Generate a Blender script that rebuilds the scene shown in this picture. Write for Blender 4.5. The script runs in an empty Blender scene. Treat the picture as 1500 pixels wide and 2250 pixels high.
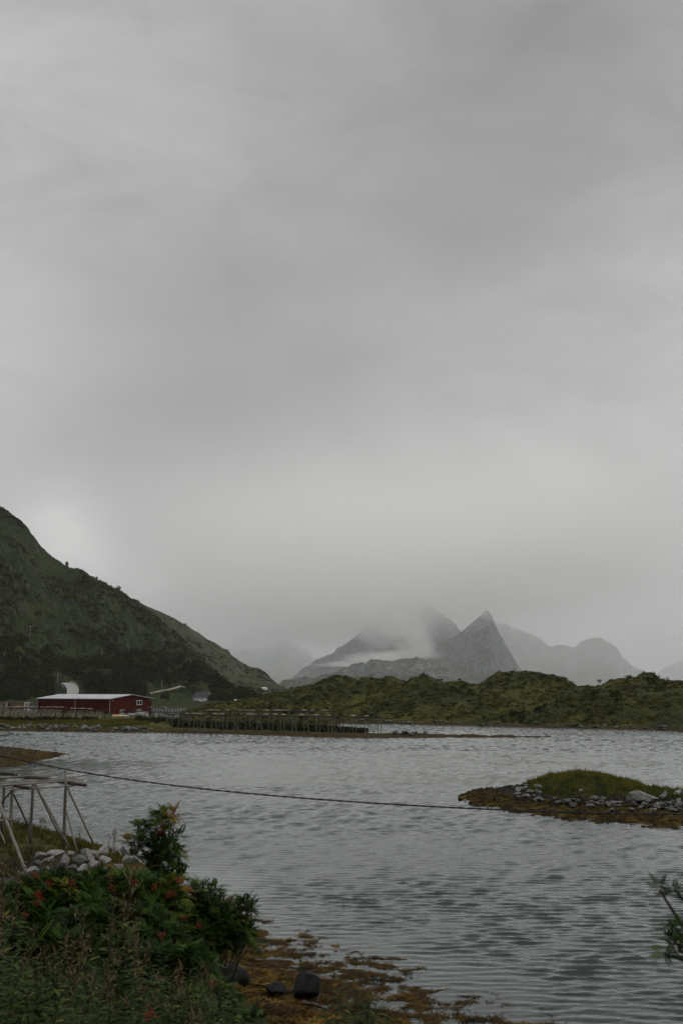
import bpy, math, random
import numpy as np
from mathutils import Vector, Matrix

random.seed(7)
rng = np.random.default_rng(11)
scene = bpy.context.scene
COL = scene.collection

# ------------------------------------------------------------------ camera
F = 2187.5                      # focal length in photo pixels (35 mm on a 36 mm frame)
HZ = 1515.0                     # photo row of the true horizon
TH = math.atan((HZ - 1125.0) / F)
CT, ST = math.cos(TH), math.sin(TH)
CAMZ = 11.0
cam_data = bpy.data.cameras.new("camera")
cam = bpy.data.objects.new("camera", cam_data)
COL.objects.link(cam)
cam.location = (0, 0, CAMZ)
cam.rotation_euler = (math.pi / 2 + TH, 0, 0)
cam_data.sensor_fit = 'VERTICAL'
cam_data.sensor_height = 36.0
cam_data.lens = 35.0
cam_data.clip_start = 0.1
cam_data.clip_end = 60000
cam_data.dof.use_dof = True
cam_data.dof.focus_distance = 150.0
cam_data.dof.aperture_fstop = 3.2
scene.camera = cam

# ------------------------------------------------------------------ light
scene.view_settings.view_transform = 'Standard'
scene.view_settings.look = 'None'
scene.view_settings.gamma = 1.0
scene.view_settings.exposure = 0.0
try:
    scene.cycles.use_denoising = True
    scene.cycles.max_bounces = 14
    scene.cycles.diffuse_bounces = 2
    scene.cycles.glossy_bounces = 2
    scene.cycles.transmission_bounces = 2
    scene.cycles.volume_bounces = 12
    scene.cycles.transparent_max_bounces = 8
    scene.cycles.caustics_reflective = False
    scene.cycles.caustics_refractive = False
except Exception:
    pass

SUN_EL, SUN_AZ = math.radians(48), math.radians(70)      # azimuth clockwise from +Y
world = bpy.data.worlds.new("World")
scene.world = world
world.use_nodes = True
wn, wl = world.node_tree.nodes, world.node_tree.links
wn.clear()


def wnode(t, **kw):
    n = wn.new(t)
    for k, v in kw.items():
        setattr(n, k, v)
    return n


def wmath(op, a, b=None, c=None, clamp=False):
    n = wn.new('ShaderNodeMath')
    n.operation = op
    n.use_clamp = clamp
    for i, s in enumerate((a, b, c)):
        if s is None:
            continue
        if isinstance(s, (int, float)):
            n.inputs[i].default_value = s
        else:
            wl.new(s, n.inputs[i])
    return n.outputs[0]


w_out = wnode('ShaderNodeOutputWorld')
w_bg = wnode('ShaderNodeBackground')
w_bg.inputs['Strength'].default_value = 0.1
wl.new(w_bg.outputs[0], w_out.inputs['Surface'])
sky = wnode('ShaderNodeTexSky', sky_type='NISHITA', sun_disc=False)
sky.sun_elevation = SUN_EL
sky.sun_rotation = SUN_AZ
tc = wnode('ShaderNodeTexCoord')
sep = wnode('ShaderNodeSeparateXYZ')
wl.new(tc.outputs['Generated'], sep.inputs[0])
DX, DY, DZ = sep.outputs


def pix_dir(px, py):
    dx, up = (px - 750) / F, (1125 - py) / F
    v = Vector((dx, CT - up * ST, ST + up * CT))
    return v.normalized()


# cloud layers: noise on the direction, squashed upright so the bands lie flat, plus broad lighter openings
mp = wnode('ShaderNodeMapping')
mp.inputs['Scale'].default_value = (1.0, 1.0, 2.2)
mp.inputs['Rotation'].default_value = (0.0, 0.35, 0.0)
wl.new(tc.outputs['Generated'], mp.inputs[0])
n1 = wnode('ShaderNodeTexNoise')
n1.inputs['Scale'].default_value = 2.3
n1.inputs['Detail'].default_value = 5.0
n1.inputs['Roughness'].default_value = 0.48
n1.inputs['Distortion'].default_value = 0.5
wl.new(mp.outputs[0], n1.inputs['Vector'])
n2 = wnode('ShaderNodeTexNoise')
n2.inputs['Scale'].default_value = 5.5
n2.inputs['Detail'].default_value = 6.0
n2.inputs['Roughness'].default_value = 0.6
n2.inputs['Distortion'].default_value = 0.8
wl.new(mp.outputs[0], n2.inputs['Vector'])
val = wmath('MULTIPLY_ADD', wmath('SUBTRACT', n1.outputs['Fac'], 0.5), 0.72, 1.0)
val = wmath('MULTIPLY_ADD', wmath('SUBTRACT', n2.outputs['Fac'], 0.5), 0.66, val)


def sky_blob(px, py, sharp, amount):
    """a lighter or darker part of the cloud deck around one direction"""
    global val
    d = pix_dir(px, py)
    vm = wn.new('ShaderNodeVectorMath')
    vm.operation = 'DOT_PRODUCT'
    wl.new(tc.outputs['Generated'], vm.inputs[0])
    vm.inputs[1].default_value = d
    e = wmath('EXPONENT', wmath('MULTIPLY', wmath('SUBTRACT', vm.outputs['Value'], 1.0), sharp))
    e = wmath('MULTIPLY', e, wmath('MULTIPLY_ADD', n2.outputs['Fac'], 1.6, 0.2))
    val = wmath('MULTIPLY_ADD', e, amount, val)


# (px, py, sharpness, amount): sharpness ~ 2*(F/radius_px)^2 / 2
def SB(px, py, rad, amt):
    sky_blob(px, py, (F / rad) ** 2, amt * 1.5)


SKY_BLOBS = [(0, 300, 350, .04), (0, 620, 260, .02), (1450, 860, 260, .10), (140, 1195, 55, .45), (205, 1250, 48, .5), (100, 1165, 70, .25), (290, 1290, 40, .3), (345, 1282, 28, .45),
             (480, 880, 260, -.22), (900, 480, 330, -.11), (1250, 430, 260, -.07), (150, 950, 220, -.08), (750, 1000, 300, -.06),
             (1150, 1040, 200, -.03), (700, 1180, 300, .03), (620, 1290, 260, .02), (1300, 1200, 250, .0),
             (1250, 150, 300, -.05), (1500, 640, 160, .08)]
for b in SKY_BLOBS:
    SB(*b)
# the overcast dome is brighter overhead than near the horizon
zen = wmath('POWER', wmath('MAXIMUM', DZ, 0.0), 9.0)
val = wmath('MULTIPLY', val, wmath('ADD', wmath('MULTIPLY', zen, 5.0), wmath('MULTIPLY_ADD', wmath('MAXIMUM', DZ, 0.0), -0.58, 1.29)))
SKY_LEVEL = 4.5
lum = wmath('MULTIPLY', val, SKY_LEVEL)
tint = wnode('ShaderNodeValToRGB')
tint.color_ramp.elements[0].position = 0.0
tint.color_ramp.elements[0].color = (1.0, 0.982, 0.942, 1)
tint.color_ramp.elements[1].position = 0.62
tint.color_ramp.elements[1].color = (0.985, 0.985, 0.985, 1)
wl.new(wmath('MAXIMUM', DZ, 0.0), tint.inputs[0])
cmul = wn.new('ShaderNodeVectorMath')
cmul.operation = 'SCALE'
wl.new(tint.outputs['Color'], cmul.inputs[0])
wl.new(lum, cmul.inputs['Scale'])
mixw = wnode('ShaderNodeMix', data_type='RGBA')
mixw.inputs['Factor'].default_value = 0.975
wl.new(sky.outputs[0], mixw.inputs['A'])
wl.new(cmul.outputs[0], mixw.inputs['B'])
wl.new(mixw.outputs['Result'], w_bg.inputs['Color'])

sun_data = bpy.data.lights.new("sun", 'SUN')
sun_data.energy = 1.35
sun_data.angle = math.radians(22)
sun_data.color = (1.0, 0.93, 0.84)
sun = bpy.data.objects.new("sun", sun_data)
COL.objects.link(sun)
sd = Vector((math.sin(SUN_AZ) * math.cos(SUN_EL), math.cos(SUN_AZ) * math.cos(SUN_EL), math.sin(SUN_EL)))
sun.rotation_euler = sd.to_track_quat('Z', 'Y').to_euler()
sun.location = (60, 40, 80)


# ------------------------------------------------------------------ pixel helpers
def P(px, py, Y):
    """point at depth Y seen at photo pixel (px, py)"""
    dx, up = (px - 750) / F, (1125 - py) / F
    t = Y / (CT - up * ST)
    return Vector((t * dx, Y, CAMZ + t * (ST + up * CT)))


def G(px, py, z=0.0):
    """point at height z seen at photo pixel"""
    dx, up = (px - 750) / F, (1125 - py) / F
    t = (z - CAMZ) / (ST + up * CT)
    return Vector((t * dx, t * (CT - up * ST), z))


# ------------------------------------------------------------------ numpy noise
def _hash(ix, iy, seed):
    h = (ix.astype(np.int64) * 374761393 + iy.astype(np.int64) * 668265263 + seed * 974634777) & 0xffffffff
    h = ((h ^ (h >> 13)) * 1274126177) & 0xffffffff
    h = (h ^ (h >> 16)) & 0xffffffff
    return h.astype(np.float64) / 4294967295.0


def noise2(x, y, seed=0):
    x = np.asarray(x, float); y = np.asarray(y, float)
    ix, iy = np.floor(x), np.floor(y)
    fx, fy = x - ix, y - iy
    ux, uy = fx * fx * fx * (fx * (fx * 6 - 15) + 10), fy * fy * fy * (fy * (fy * 6 - 15) + 10)
    out = 0
    for a in (0, 1):
        for b in (0, 1):
            ang = _hash(ix + a, iy + b, seed) * 2 * np.pi
            g = np.cos(ang) * (fx - a) + np.sin(ang) * (fy - b)
            out = out + g * (ux if a else 1 - ux) * (uy if b else 1 - uy)
    return out * 1.5


def fbm(x, y, octaves=5, seed=0, rough=0.5):
    v, a, f = 0, 1.0, 1.0
    for o in range(octaves):
        v = v + a * noise2(x * f + 13.7 * o, y * f - 7.3 * o, seed + o)
        a *= rough
        f *= 2.03
    return v


def ridged(x, y, octaves=5, seed=0, rough=0.55):
    v, a, f = 0, 1.0, 1.0
    for o in range(octaves):
        v = v + a * (0.5 - np.abs(noise2(x * f + 5.1 * o, y * f + 3.3 * o, seed + o)))
        a *= rough
        f *= 2.1
    return v


def sstep(a, b, x):
    t = np.clip((x - a) / (b - a), 0, 1)
    return t * t * (3 - 2 * t)


# ------------------------------------------------------------------ mesh helpers
def mesh_np(name, verts, faces, mat=None, smooth=False, var=None, parent=None, link=True):
    """verts (n,3), faces (m,3|4) int; var: per-vertex colour value"""
    verts = np.asarray(verts, np.float32)
    faces = np.asarray(faces, np.int32)
    k = faces.shape[1]
    me = bpy.data.meshes.new(name)
    me.vertices.add(len(verts))
    me.vertices.foreach_set('co', verts.ravel())
    me.loops.add(faces.size)
    me.loops.foreach_set('vertex_index', faces.ravel())
    me.polygons.add(len(faces))
    me.polygons.foreach_set('loop_start', np.arange(0, faces.size, k, dtype=np.int32))
    me.polygons.foreach_set('loop_total', np.full(len(faces), k, np.int32))
    if smooth:
        me.polygons.foreach_set('use_smooth', np.ones(len(faces), bool))
    me.update(calc_edges=True)
    if var is not None:
        at = me.attributes.new('var', 'FLOAT', 'POINT')
        at.data.foreach_set('value', np.asarray(var, np.float32))
    if mat:
        me.materials.append(mat)
    if not link:
        return me
    ob = bpy.data.objects.new(name, me)
    COL.objects.link(ob)
    if parent is not None:
        ob.parent = parent
    return ob


def grid_faces(nr, nc):
    i = np.arange(nr - 1)[:, None] * nc + np.arange(nc - 1)[None, :]
    return np.stack([i, i + 1, i + nc + 1, i + nc], -1).reshape(-1, 4)


class MB:
    def __init__(s):
        s.v, s.f, s.n = [], [], 0

    def add(s, v, f):
        s.v.append(np.asarray(v, float).reshape(-1, 3))
        for q in f:
            s.f.append(tuple(int(i) + s.n for i in q))
        s.n += len(s.v[-1])

    def box(s, c, size, rot=None):
        hx, hy, hz = size[0] / 2, size[1] / 2, size[2] / 2
        v = np.array([(x, y, z) for x in (-hx, hx) for y in (-hy, hy) for z in (-hz, hz)])
        if rot is not None:
            v = v @ np.array(rot.to_3x3()).T
        v = v + np.array(c)
        s.add(v, [(0, 1, 3, 2), (4, 6, 7, 5), (0, 4, 5, 1), (2, 3, 7, 6), (0, 2, 6, 4), (1, 5, 7, 3)])

    def hexa(s, pts):
        """8 points: bottom 4 (ccw) then top 4"""
        s.add(pts, [(3, 2, 1, 0), (4, 5, 6, 7), (0, 1, 5, 4), (1, 2, 6, 5), (2, 3, 7, 6), (3, 0, 4, 7)])

    def tube(s, pts, r, n=6, cap=True, wob=0.0):
        pts = [Vector(p) for p in pts]
        rs = r if isinstance(r, (list, tuple)) else [r] * len(pts)
        m = len(pts)
        vs = []
        up0 = Vector((0.13, 0.2, 1)).normalized()
        for i, p in enumerate(pts):
            d = (pts[min(i + 1, m - 1)] - pts[max(i - 1, 0)]).normalized()
            a = d.cross(up0)
            if a.length < 0.15:
                a = d.cross(Vector((1, 0.1, 0)))
            a.normalize()
            b = d.cross(a)
            for k in range(n):
                an = 2 * math.pi * k / n
                rr = rs[i] * (1 + wob * random.uniform(-1, 1))
                vs.append(p + a * (math.cos(an) * rr) + b * (math.sin(an) * rr))
        fs = []
        for i in range(m - 1):
            for k in range(n):
                k2 = (k + 1) % n
                fs.append((i * n + k, i * n + k2, (i + 1) * n + k2, (i + 1) * n + k))
        if cap:
            fs.append(tuple(range(n - 1, -1, -1)))
            fs.append(tuple(range((m - 1) * n, m * n)))
        s.add([tuple(v) for v in vs], fs)

    def build(s, name, mat, parent=None, smooth=False):
        me = bpy.data.meshes.new(name)
        me.from_pydata(np.concatenate(s.v).tolist(), [], s.f)
        if smooth:
            for p in me.polygons:
                p.use_smooth = True
        me.update()
        if mat:
            me.materials.append(mat)
        ob = bpy.data.objects.new(name, me)
        COL.objects.link(ob)
        if parent is not None:
            ob.parent = parent
        return ob


def tag(o, label=None, cat=None, group=None, kind=None):
    if label: o['label'] = label
    if cat: o['category'] = cat
    if group: o['group'] = group
    if kind: o['kind'] = kind
    return o


def empty(name, loc, rz=0.0):
    o = bpy.data.objects.new(name, None)
    o.empty_display_size = 0.3
    o.location = loc
    o.rotation_euler = (0, 0, rz)
    COL.objects.link(o)
    return o


CHILDREN = {}


def copy_tree(o, kids, loc, rz=0.0, sc=None):
    c = o.copy()
    COL.objects.link(c)
    c.location = loc
    c.rotation_euler = (0, 0, rz)
    if sc is not None:
        c.scale = (sc, sc, sc) if isinstance(sc, (int, float)) else sc
    for k in kids:
        d = k.copy()
        COL.objects.link(d)
        d.parent = c
    return c


ORD = ['first', 'second', 'third', 'fourth', 'fifth', 'sixth', 'seventh', 'eighth', 'ninth', 'tenth', 'eleventh', 'twelfth',
       'thirteenth', 'fourteenth', 'fifteenth', 'sixteenth', 'seventeenth', 'eighteenth', 'nineteenth', 'twentieth',
       'twenty-first', 'twenty-second', 'twenty-third', 'twenty-fourth', 'twenty-fifth', 'twenty-sixth', 'twenty-seventh',
       'twenty-eighth', 'twenty-ninth', 'thirtieth']

# ------------------------------------------------------------------ materials
MATS = {}


class NT:
    def __init__(s, name):
        s.m = bpy.data.materials.new(name)
        s.m.use_nodes = True
        s.n, s.l = s.m.node_tree.nodes, s.m.node_tree.links
        s.n.clear()
        s.out = s.n.new('ShaderNodeOutputMaterial')
        s.b = s.n.new('ShaderNodeBsdfPrincipled')
        s.l.new(s.b.outputs[0], s.out.inputs['Surface'])
        g = s.n.new('ShaderNodeNewGeometry')
        s.geo = g
        s.pos = g.outputs['Position']
        s.coord = s.pos
        MATS[name] = s.m

    def objcoord(s):
        t = s.n.new('ShaderNodeTexCoord')
        s.coord = t.outputs['Object']
        return s

    def put(s, v, sock):
        if isinstance(v, (int, float)):
            sock.default_value = v
        elif isinstance(v, (tuple, list)):
            sock.default_value = tuple(v) + ((1,) if len(v) == 3 and len(sock.default_value) == 4 else ())
        else:
            s.l.new(v, sock)

    def math(s, op, a, b=None, c=None, clamp=False):
        n = s.n.new('ShaderNodeMath')
        n.operation = op
        n.use_clamp = clamp
        for i, v in enumerate((a, b, c)):
            if v is not None:
                s.put(v, n.inputs[i])
        return n.outputs[0]

    def noise(s, scale, detail=4, rough=0.55, dist=0.0, sc=None, rot=None, vec=None, off=None):
        n = s.n.new('ShaderNodeTexNoise')
        n.inputs['Scale'].default_value = scale
        n.inputs['Detail'].default_value = detail
        n.inputs['Roughness'].default_value = rough
        n.inputs['Distortion'].default_value = dist
        v = vec or s.coord
        if sc or rot or off:
            m = s.n.new('ShaderNodeMapping')
            if sc: m.inputs['Scale'].default_value = sc
            if rot: m.inputs['Rotation'].default_value = rot
            if off: m.inputs['Location'].default_value = off
            s.l.new(v, m.inputs[0])
            v = m.outputs[0]
        s.l.new(v, n.inputs['Vector'])
        return n.outputs['Fac']

    def ramp(s, fac, stops, interp='LINEAR'):
        r = s.n.new('ShaderNodeValToRGB')
        r.color_ramp.interpolation = interp
        e = r.color_ramp.elements
        while len(e) < len(stops):
            e.new(0.5)
        for i, (p, c) in enumerate(stops):
            e[i].position = p
            e[i].color = (c[0], c[1], c[2], 1) if isinstance(c, (tuple, list)) else (c, c, c, 1)
        s.l.new(fac, r.inputs[0])
        return r.outputs['Color']

    def mix(s, fac, a, b):
        n = s.n.new('ShaderNodeMix')
        n.data_type = 'RGBA'
        s.put(fac, n.inputs['Factor'])
        s.put(a, n.inputs['A'])
        s.put(b, n.inputs['B'])
        return n.outputs['Result']

    def map(s, v, a, b, c=0.0, d=1.0):
        n = s.n.new('ShaderNodeMapRange')
        s.put(v, n.inputs[0])
        n.inputs[1].default_value, n.inputs[2].default_value = a, b
        n.inputs[3].default_value, n.inputs[4].default_value = c, d
        return n.outputs[0]

    def xyz(s, v):
        n = s.n.new('ShaderNodeSeparateXYZ')
        s.l.new(v, n.inputs[0])
        return n.outputs

    def attr(s, name):
        n = s.n.new('ShaderNodeAttribute')
        n.attribute_name = name
        return n.outputs['Fac']

    def bump(s, h, dist=1.0, strength=1.0):
        n = s.n.new('ShaderNodeBump')
        n.inputs['Strength'].default_value = strength
        n.inputs['Distance'].default_value = dist
        s.l.new(h, n.inputs['Height'])
        s.l.new(n.outputs[0], s.b.inputs['Normal'])
        return n

    def col(s, c):
        s.put(c, s.b.inputs['Base Color'])
        return s

    def set(s, **kw):
        for k, v in kw.items():
            s.put(v, s.b.inputs[k.replace('_', ' ')])
        return s


def hill_material(name, grass, rock, tex=1.0, rock_lo=0.70, rock_hi=0.86, shore=True, bump_d=1.0, streak=None, mamp=0.75):
    """grass: list of 4 colours dark > light; rock: 2 colours; tex: metres per large patch"""
    t = NT(name)
    a = t.noise(0.035 / tex, 8, 0.62, 0.4)
    b = t.noise(0.28 / tex, 6, 0.65, 0.2)
    c = t.noise(1.6 / tex, 4, 0.6)
    f = t.math('ADD', t.math('MULTIPLY', a, 0.5), t.math('ADD', t.math('MULTIPLY', b, 0.35), t.math('MULTIPLY', c, 0.25)))
    gcol = t.ramp(f, [(0.40, grass[0]), (0.50, grass[1]), (0.58, grass[2]), (0.68, grass[3])])
    rn = t.noise(0.5 / tex, 8, 0.7, 0.5, sc=(1, 1, 0.35))
    rcol = t.ramp(rn, [(0.3, rock[0]), (0.7, rock[1])])
    nz = t.xyz(t.geo.outputs['Normal'])[2]
    m = t.math('ADD', nz, t.math('MULTIPLY', t.math('SUBTRACT', t.noise(0.22 / tex, 8, 0.72, 0.3, sc=streak), 0.5), mamp))
    mask = t.map(m, rock_lo, rock_hi, 1, 0)
    col = t.mix(mask, gcol, rcol)
    if shore:
        z = t.xyz(t.pos)[2]
        zz = t.math('ADD', z, t.math('MULTIPLY', t.math('SUBTRACT', t.noise(0.9, 4, 0.6), 0.5), 1.2))
        wetn = t.noise(2.2, 5, 0.6)
        wcol = t.ramp(wetn, [(0.35, (0.018, 0.014, 0.008)), (0.6, (0.05, 0.033, 0.012)), (0.75, (0.085, 0.055, 0.02))])
        col = t.mix(t.map(zz, 0.35, 0.9, 1, 0), col, wcol)
    t.col(col).set(Roughness=0.92, Specular_IOR_Level=0.15)
    h = t.math('ADD', t.math('MULTIPLY', t.noise(0.8 / tex, 6, 0.65), 0.9 * tex), t.math('MULTIPLY', t.noise(3.5 / tex, 4, 0.6), 0.25 * tex))
    t.bump(h, bump_d, 1.0)
    return t.m


GRASS_HILL = [(0.006, 0.010, 0.002), (0.017, 0.024, 0.004), (0.042, 0.044, 0.007), (0.085, 0.077, 0.013)]
GRASS_MTN = [(0.004, 0.009, 0.002), (0.009, 0.017, 0.004), (0.018, 0.028, 0.006), (0.040, 0.045, 0.010)]
m_hill = hill_material('hill_turf', GRASS_HILL, [(0.035, 0.033, 0.026), (0.13, 0.125, 0.11)], tex=1.0, rock_lo=0.38, rock_hi=0.56)
m_mtn = hill_material('mountain_turf', GRASS_MTN, [(0.009, 0.011, 0.010), (0.070, 0.073, 0.067)], tex=3.0, rock_lo=0.34, rock_hi=0.52, streak=(1.5, 1.5, 0.4), mamp=1.5)
m_ridge = hill_material('ridge_turf', [(0.012, 0.017, 0.007), (0.024, 0.029, 0.012), (0.042, 0.044, 0.020), (0.065, 0.062, 0.032)], [(0.03, 0.032, 0.03), (0.10, 0.10, 0.095)], tex=5.0, rock_lo=0.60, rock_hi=0.80)  # paler than the mountain turf: distance haze is put into these colours
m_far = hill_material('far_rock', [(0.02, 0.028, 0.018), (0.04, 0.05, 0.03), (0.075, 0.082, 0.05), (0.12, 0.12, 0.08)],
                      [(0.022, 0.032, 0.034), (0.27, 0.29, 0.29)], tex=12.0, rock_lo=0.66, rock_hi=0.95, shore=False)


def shore_material():
    """near bank: turf above, gravel, orange seaweed near the waterline"""
    t = NT('shore_ground')
    z = t.xyz(t.pos)[2]
    z = t.math('ADD', z, t.math('MULTIPLY', t.math('SUBTRACT', t.noise(0.5, 5, 0.6), 0.5), 0.7))
    kelp = t.ramp(t.noise(2.6, 7, 0.72, 0.7), [(0.33, (0.009, 0.006, 0.002)), (0.47, (0.050, 0.028, 0.004)), (0.60, (0.110, 0.066, 0.009)), (0.72, (0.22, 0.13, 0.016))])
    dark = t.ramp(t.noise(0.6, 4, 0.6), [(0.42, 0.35), (0.6, 1.0)])
    kmul = t.n.new('ShaderNodeMix'); kmul.data_type = 'RGBA'; kmul.blend_type = 'MULTIPLY'; kmul.inputs['Factor'].default_value = 1.0
    t.l.new(kelp, kmul.inputs['A']); t.l.new(dark, kmul.inputs['B'])
    gravel = t.ramp(t.noise(9, 6, 0.75), [(0.35, (0.012, 0.012, 0.011)), (0.55, (0.045, 0.043, 0.04)), (0.72, (0.12, 0.115, 0.11))])
    turf = t.ramp(t.noise(1.4, 6, 0.65), [(0.38, (0.014, 0.016, 0.005)), (0.55, (0.045, 0.045, 0.013)), (0.7, (0.085, 0.072, 0.025))])
    c = t.mix(t.map(z, 0.42, 0.62), kmul.outputs['Result'], gravel)
    c = t.mix(t.map(z, 1.0, 1.35), c, turf)
    t.col(c).set(Roughness=0.85, Specular_IOR_Level=0.10)
    h = t.math('ADD', t.math('MULTIPLY', t.noise(3, 6, 0.7), 0.12), t.math('MULTIPLY', t.noise(14, 5, 0.7), 0.06))
    t.bump(h, 1.0, 1.0)
    return t.m


m_shore = shore_material()


def islet_material():
    t = NT('islet_ground')
    z = t.xyz(t.pos)[2]
    z = t.math('ADD', z, t.math('MULTIPLY', t.math('SUBTRACT', t.noise(0.7, 5, 0.6), 0.5), 0.5))
    kelp = t.ramp(t.noise(1.7, 7, 0.7, 0.5, sc=(0.5, 1, 1)), [(0.38, (0.007, 0.005, 0.002)), (0.5, (0.024, 0.016, 0.004)), (0.58, (0.070, 0.048, 0.009)), (0.70, (0.16, 0.108, 0.018))])
    gravel = t.ramp(t.noise(5, 6, 0.75), [(0.35, (0.008, 0.008, 0.007)), (0.55, (0.024, 0.023, 0.019)), (0.72, (0.08, 0.076, 0.068))])
    turf = t.ramp(t.noise(0.9, 6, 0.65), [(0.38, (0.014, 0.018, 0.006)), (0.55, (0.035, 0.045, 0.012)), (0.7, (0.07, 0.075, 0.02))])
    c = t.mix(t.map(z, 0.5, 0.75), kelp, gravel)
    c = t.mix(t.map(z, 1.15, 1.4), c, turf)
    t.col(c).set(Roughness=0.9, Specular_IOR_Level=0.08)
    h = t.math('ADD', t.math('MULTIPLY', t.noise(2.5, 6, 0.7), 0.35), t.math('MULTIPLY', t.noise(9, 5, 0.7), 0.08))
    t.bump(h, 1.0, 1.0)
    return t.m


m_islet = islet_material()


def water_material():
    t = NT('sea_water')
    calm = t.attr('calm')                                  # 1 in the weedy shallows, 0 offshore
    wind = t.ramp(t.noise(0.018, 3, 0.5, 0.4, sc=(0.45, 1, 1)), [(0.36, 0.55), (0.62, 1.15)])
    y = t.noise(2.2, 3, 0.55, 0.5, sc=(0.5, 1, 1), rot=(0, 0, -0.22))
    w = t.noise(6.0, 3, 0.6, 0.3, sc=(0.6, 1, 1), rot=(0, 0, 0.15))
    h = t.math('ADD', t.math('MULTIPLY', y, 0.040), t.math('MULTIPLY', w, 0.022))
    h = t.math('MULTIPLY', h, wind)
    far = t.math('ADD', t.map(t.xyz(t.pos)[1], 45, 260, 1.0, 0.4), t.map(t.xyz(t.pos)[1], 345, 365, 0.0, 8.0))          # the inner bay is more sheltered
    h = t.math('MULTIPLY', h, far)
    h = t.math('MULTIPLY', h, t.math('SUBTRACT', 1.0, t.math('MULTIPLY', calm, 0.85)))
    t.col((0.005, 0.011, 0.009)).set(Roughness=0.06, IOR=1.21, Specular_IOR_Level=0.5, Coat_Weight=0.8, Coat_IOR=1.21, Coat_Tint=(0.97, 1.0, 0.99), Specular_Tint=(0.93, 1.0, 0.97), Coat_Roughness=0.05)
    bn = t.bump(h, 1.0, 1.0)
    t.l.new(bn.outputs[0], t.b.inputs['Coat Normal'])
    return t.m


m_water = water_material()


def simple(name, c1, c2, scale=3.0, rough=0.8, bump=0.0, sc=None, spec=0.3, lo=0.35, hi=0.65, obj=True):
    t = NT(name)
    if obj:
        t.objcoord()
    n = t.noise(scale, 6, 0.65, 0.2, sc=sc)
    t.col(t.ramp(n, [(lo, c1), (hi, c2)])).set(Roughness=rough, Specular_IOR_Level=spec)
    if bump:
        t.bump(t.noise(scale * 2.5, 5, 0.65, sc=sc), bump, 1.0)
    return t.m


def leafmat(name, stops, rough=0.55, spec=0.35, trans=0.0):
    t = NT(name)
    c = t.ramp(t.attr('var'), stops)
    t.col(c).set(Roughness=rough, Specular_IOR_Level=spec)
    if trans:
        tr = t.n.new('ShaderNodeBsdfTranslucent')
        t.l.new(c, tr.inputs['Color'])
        mx = t.n.new('ShaderNodeMixShader')
        mx.inputs[0].default_value = trans
        t.l.new(t.b.outputs[0], mx.inputs[1])
        t.l.new(tr.outputs[0], mx.inputs[2])
        t.l.new(mx.outputs[0], t.out.inputs['Surface'])
    return t.m


m_stone = simple('pale_stone', (0.10, 0.098, 0.095), (0.33, 0.325, 0.32), 3.5, 0.85, 0.05)
m_stone2 = simple('dark_stone', (0.03, 0.03, 0.028), (0.12, 0.118, 0.11), 3.5, 0.85, 0.05)
m_stone3 = simple('lichen_stone', (0.06, 0.062, 0.055), (0.21, 0.205, 0.19), 5.0, 0.9, 0.05)
m_wet = simple('wet_stone', (0.005, 0.005, 0.005), (0.02, 0.021, 0.02), 4.0, 0.75, 0.04, spec=0.15)
m_wood = simple('weathered_wood', (0.065, 0.057, 0.046), (0.18, 0.165, 0.14), 6.0, 0.85, 0.01, sc=(1, 1, 0.15))
m_wood_pale = simple('silver_wood', (0.12, 0.11, 0.095), (0.30, 0.275, 0.245), 6.0, 0.85, 0.01, sc=(0.2, 1, 1))
m_wood_dark = simple('tarred_wood', (0.018, 0.012, 0.011), (0.07, 0.042, 0.038), 6.0, 0.8, 0.01)
m_rackwood = simple('rack_wood', (0.05, 0.043, 0.035), (0.16, 0.145, 0.12), 2.0, 0.9)
m_rackdark = simple('rack_dark_wood', (0.012, 0.009, 0.008), (0.045, 0.030, 0.026), 2.0, 0.9)
m_stick = simple('pale_stick', (0.16, 0.145, 0.12), (0.42, 0.39, 0.34), 2.0, 0.9)
m_net = simple('faded_net', (0.09, 0.075, 0.065), (0.30, 0.25, 0.22), 3.0, 0.95, 0.05)
m_cable = simple('black_cable', (0.006, 0.006, 0.006), (0.02, 0.02, 0.02), 20.0, 0.6)
m_white = simple('white_paint', (0.55, 0.55, 0.54), (0.80, 0.80, 0.78), 1.0, 0.6)
m_roofdark = simple('slate_roof', (0.03, 0.03, 0.033), (0.07, 0.07, 0.075), 1.5, 0.8)
m_glass = simple('window_glass', (0.008, 0.009, 0.010), (0.02, 0.022, 0.025), 1.0, 0.15, spec=0.6)
m_tan = simple('tan_boards', (0.11, 0.075, 0.04), (0.20, 0.145, 0.08), 1.2, 0.85, sc=(1, 1, 0.2))
m_tarmac = simple('pale_asphalt', (0.17, 0.165, 0.16), (0.27, 0.265, 0.26), 0.4, 0.9, obj=False)
m_track = simple('gravel_track', (0.16, 0.15, 0.12), (0.34, 0.32, 0.28), 0.6, 0.95, obj=False)
m_steel = simple('galvanised_rail', (0.28, 0.28, 0.28), (0.42, 0.42, 0.42), 1.0, 0.5)
m_boat = simple('boat_hull', (0.42, 0.22, 0.09), (0.55, 0.40, 0.24), 1.0, 0.5)
m_black = simple('black_net', (0.006, 0.006, 0.006), (0.03, 0.03, 0.028), 4.0, 0.9, 0.1)


def barn_wall():
    t = NT('red_cladding').objcoord()
    w = t.n.new('ShaderNodeTexWave')
    w.wave_type = 'BANDS'
    w.bands_direction = 'DIAGONAL'
    w.inputs['Scale'].default_value = 1.6
    t.l.new(t.coord, w.inputs['Vector'])
    dirt = t.noise(0.35, 7, 0.7, 0.3, sc=(1, 1, 0.4))
    c = t.ramp(dirt, [(0.32, (0.036, 0.007, 0.003)), (0.55, (0.064, 0.011, 0.005)), (0.72, (0.088, 0.019, 0.010))])
    t.col(c).set(Roughness=0.9, Specular_IOR_Level=0.06)
    t.bump(w.outputs['Fac'], 0.05, 0.6)
    return t.m


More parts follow.
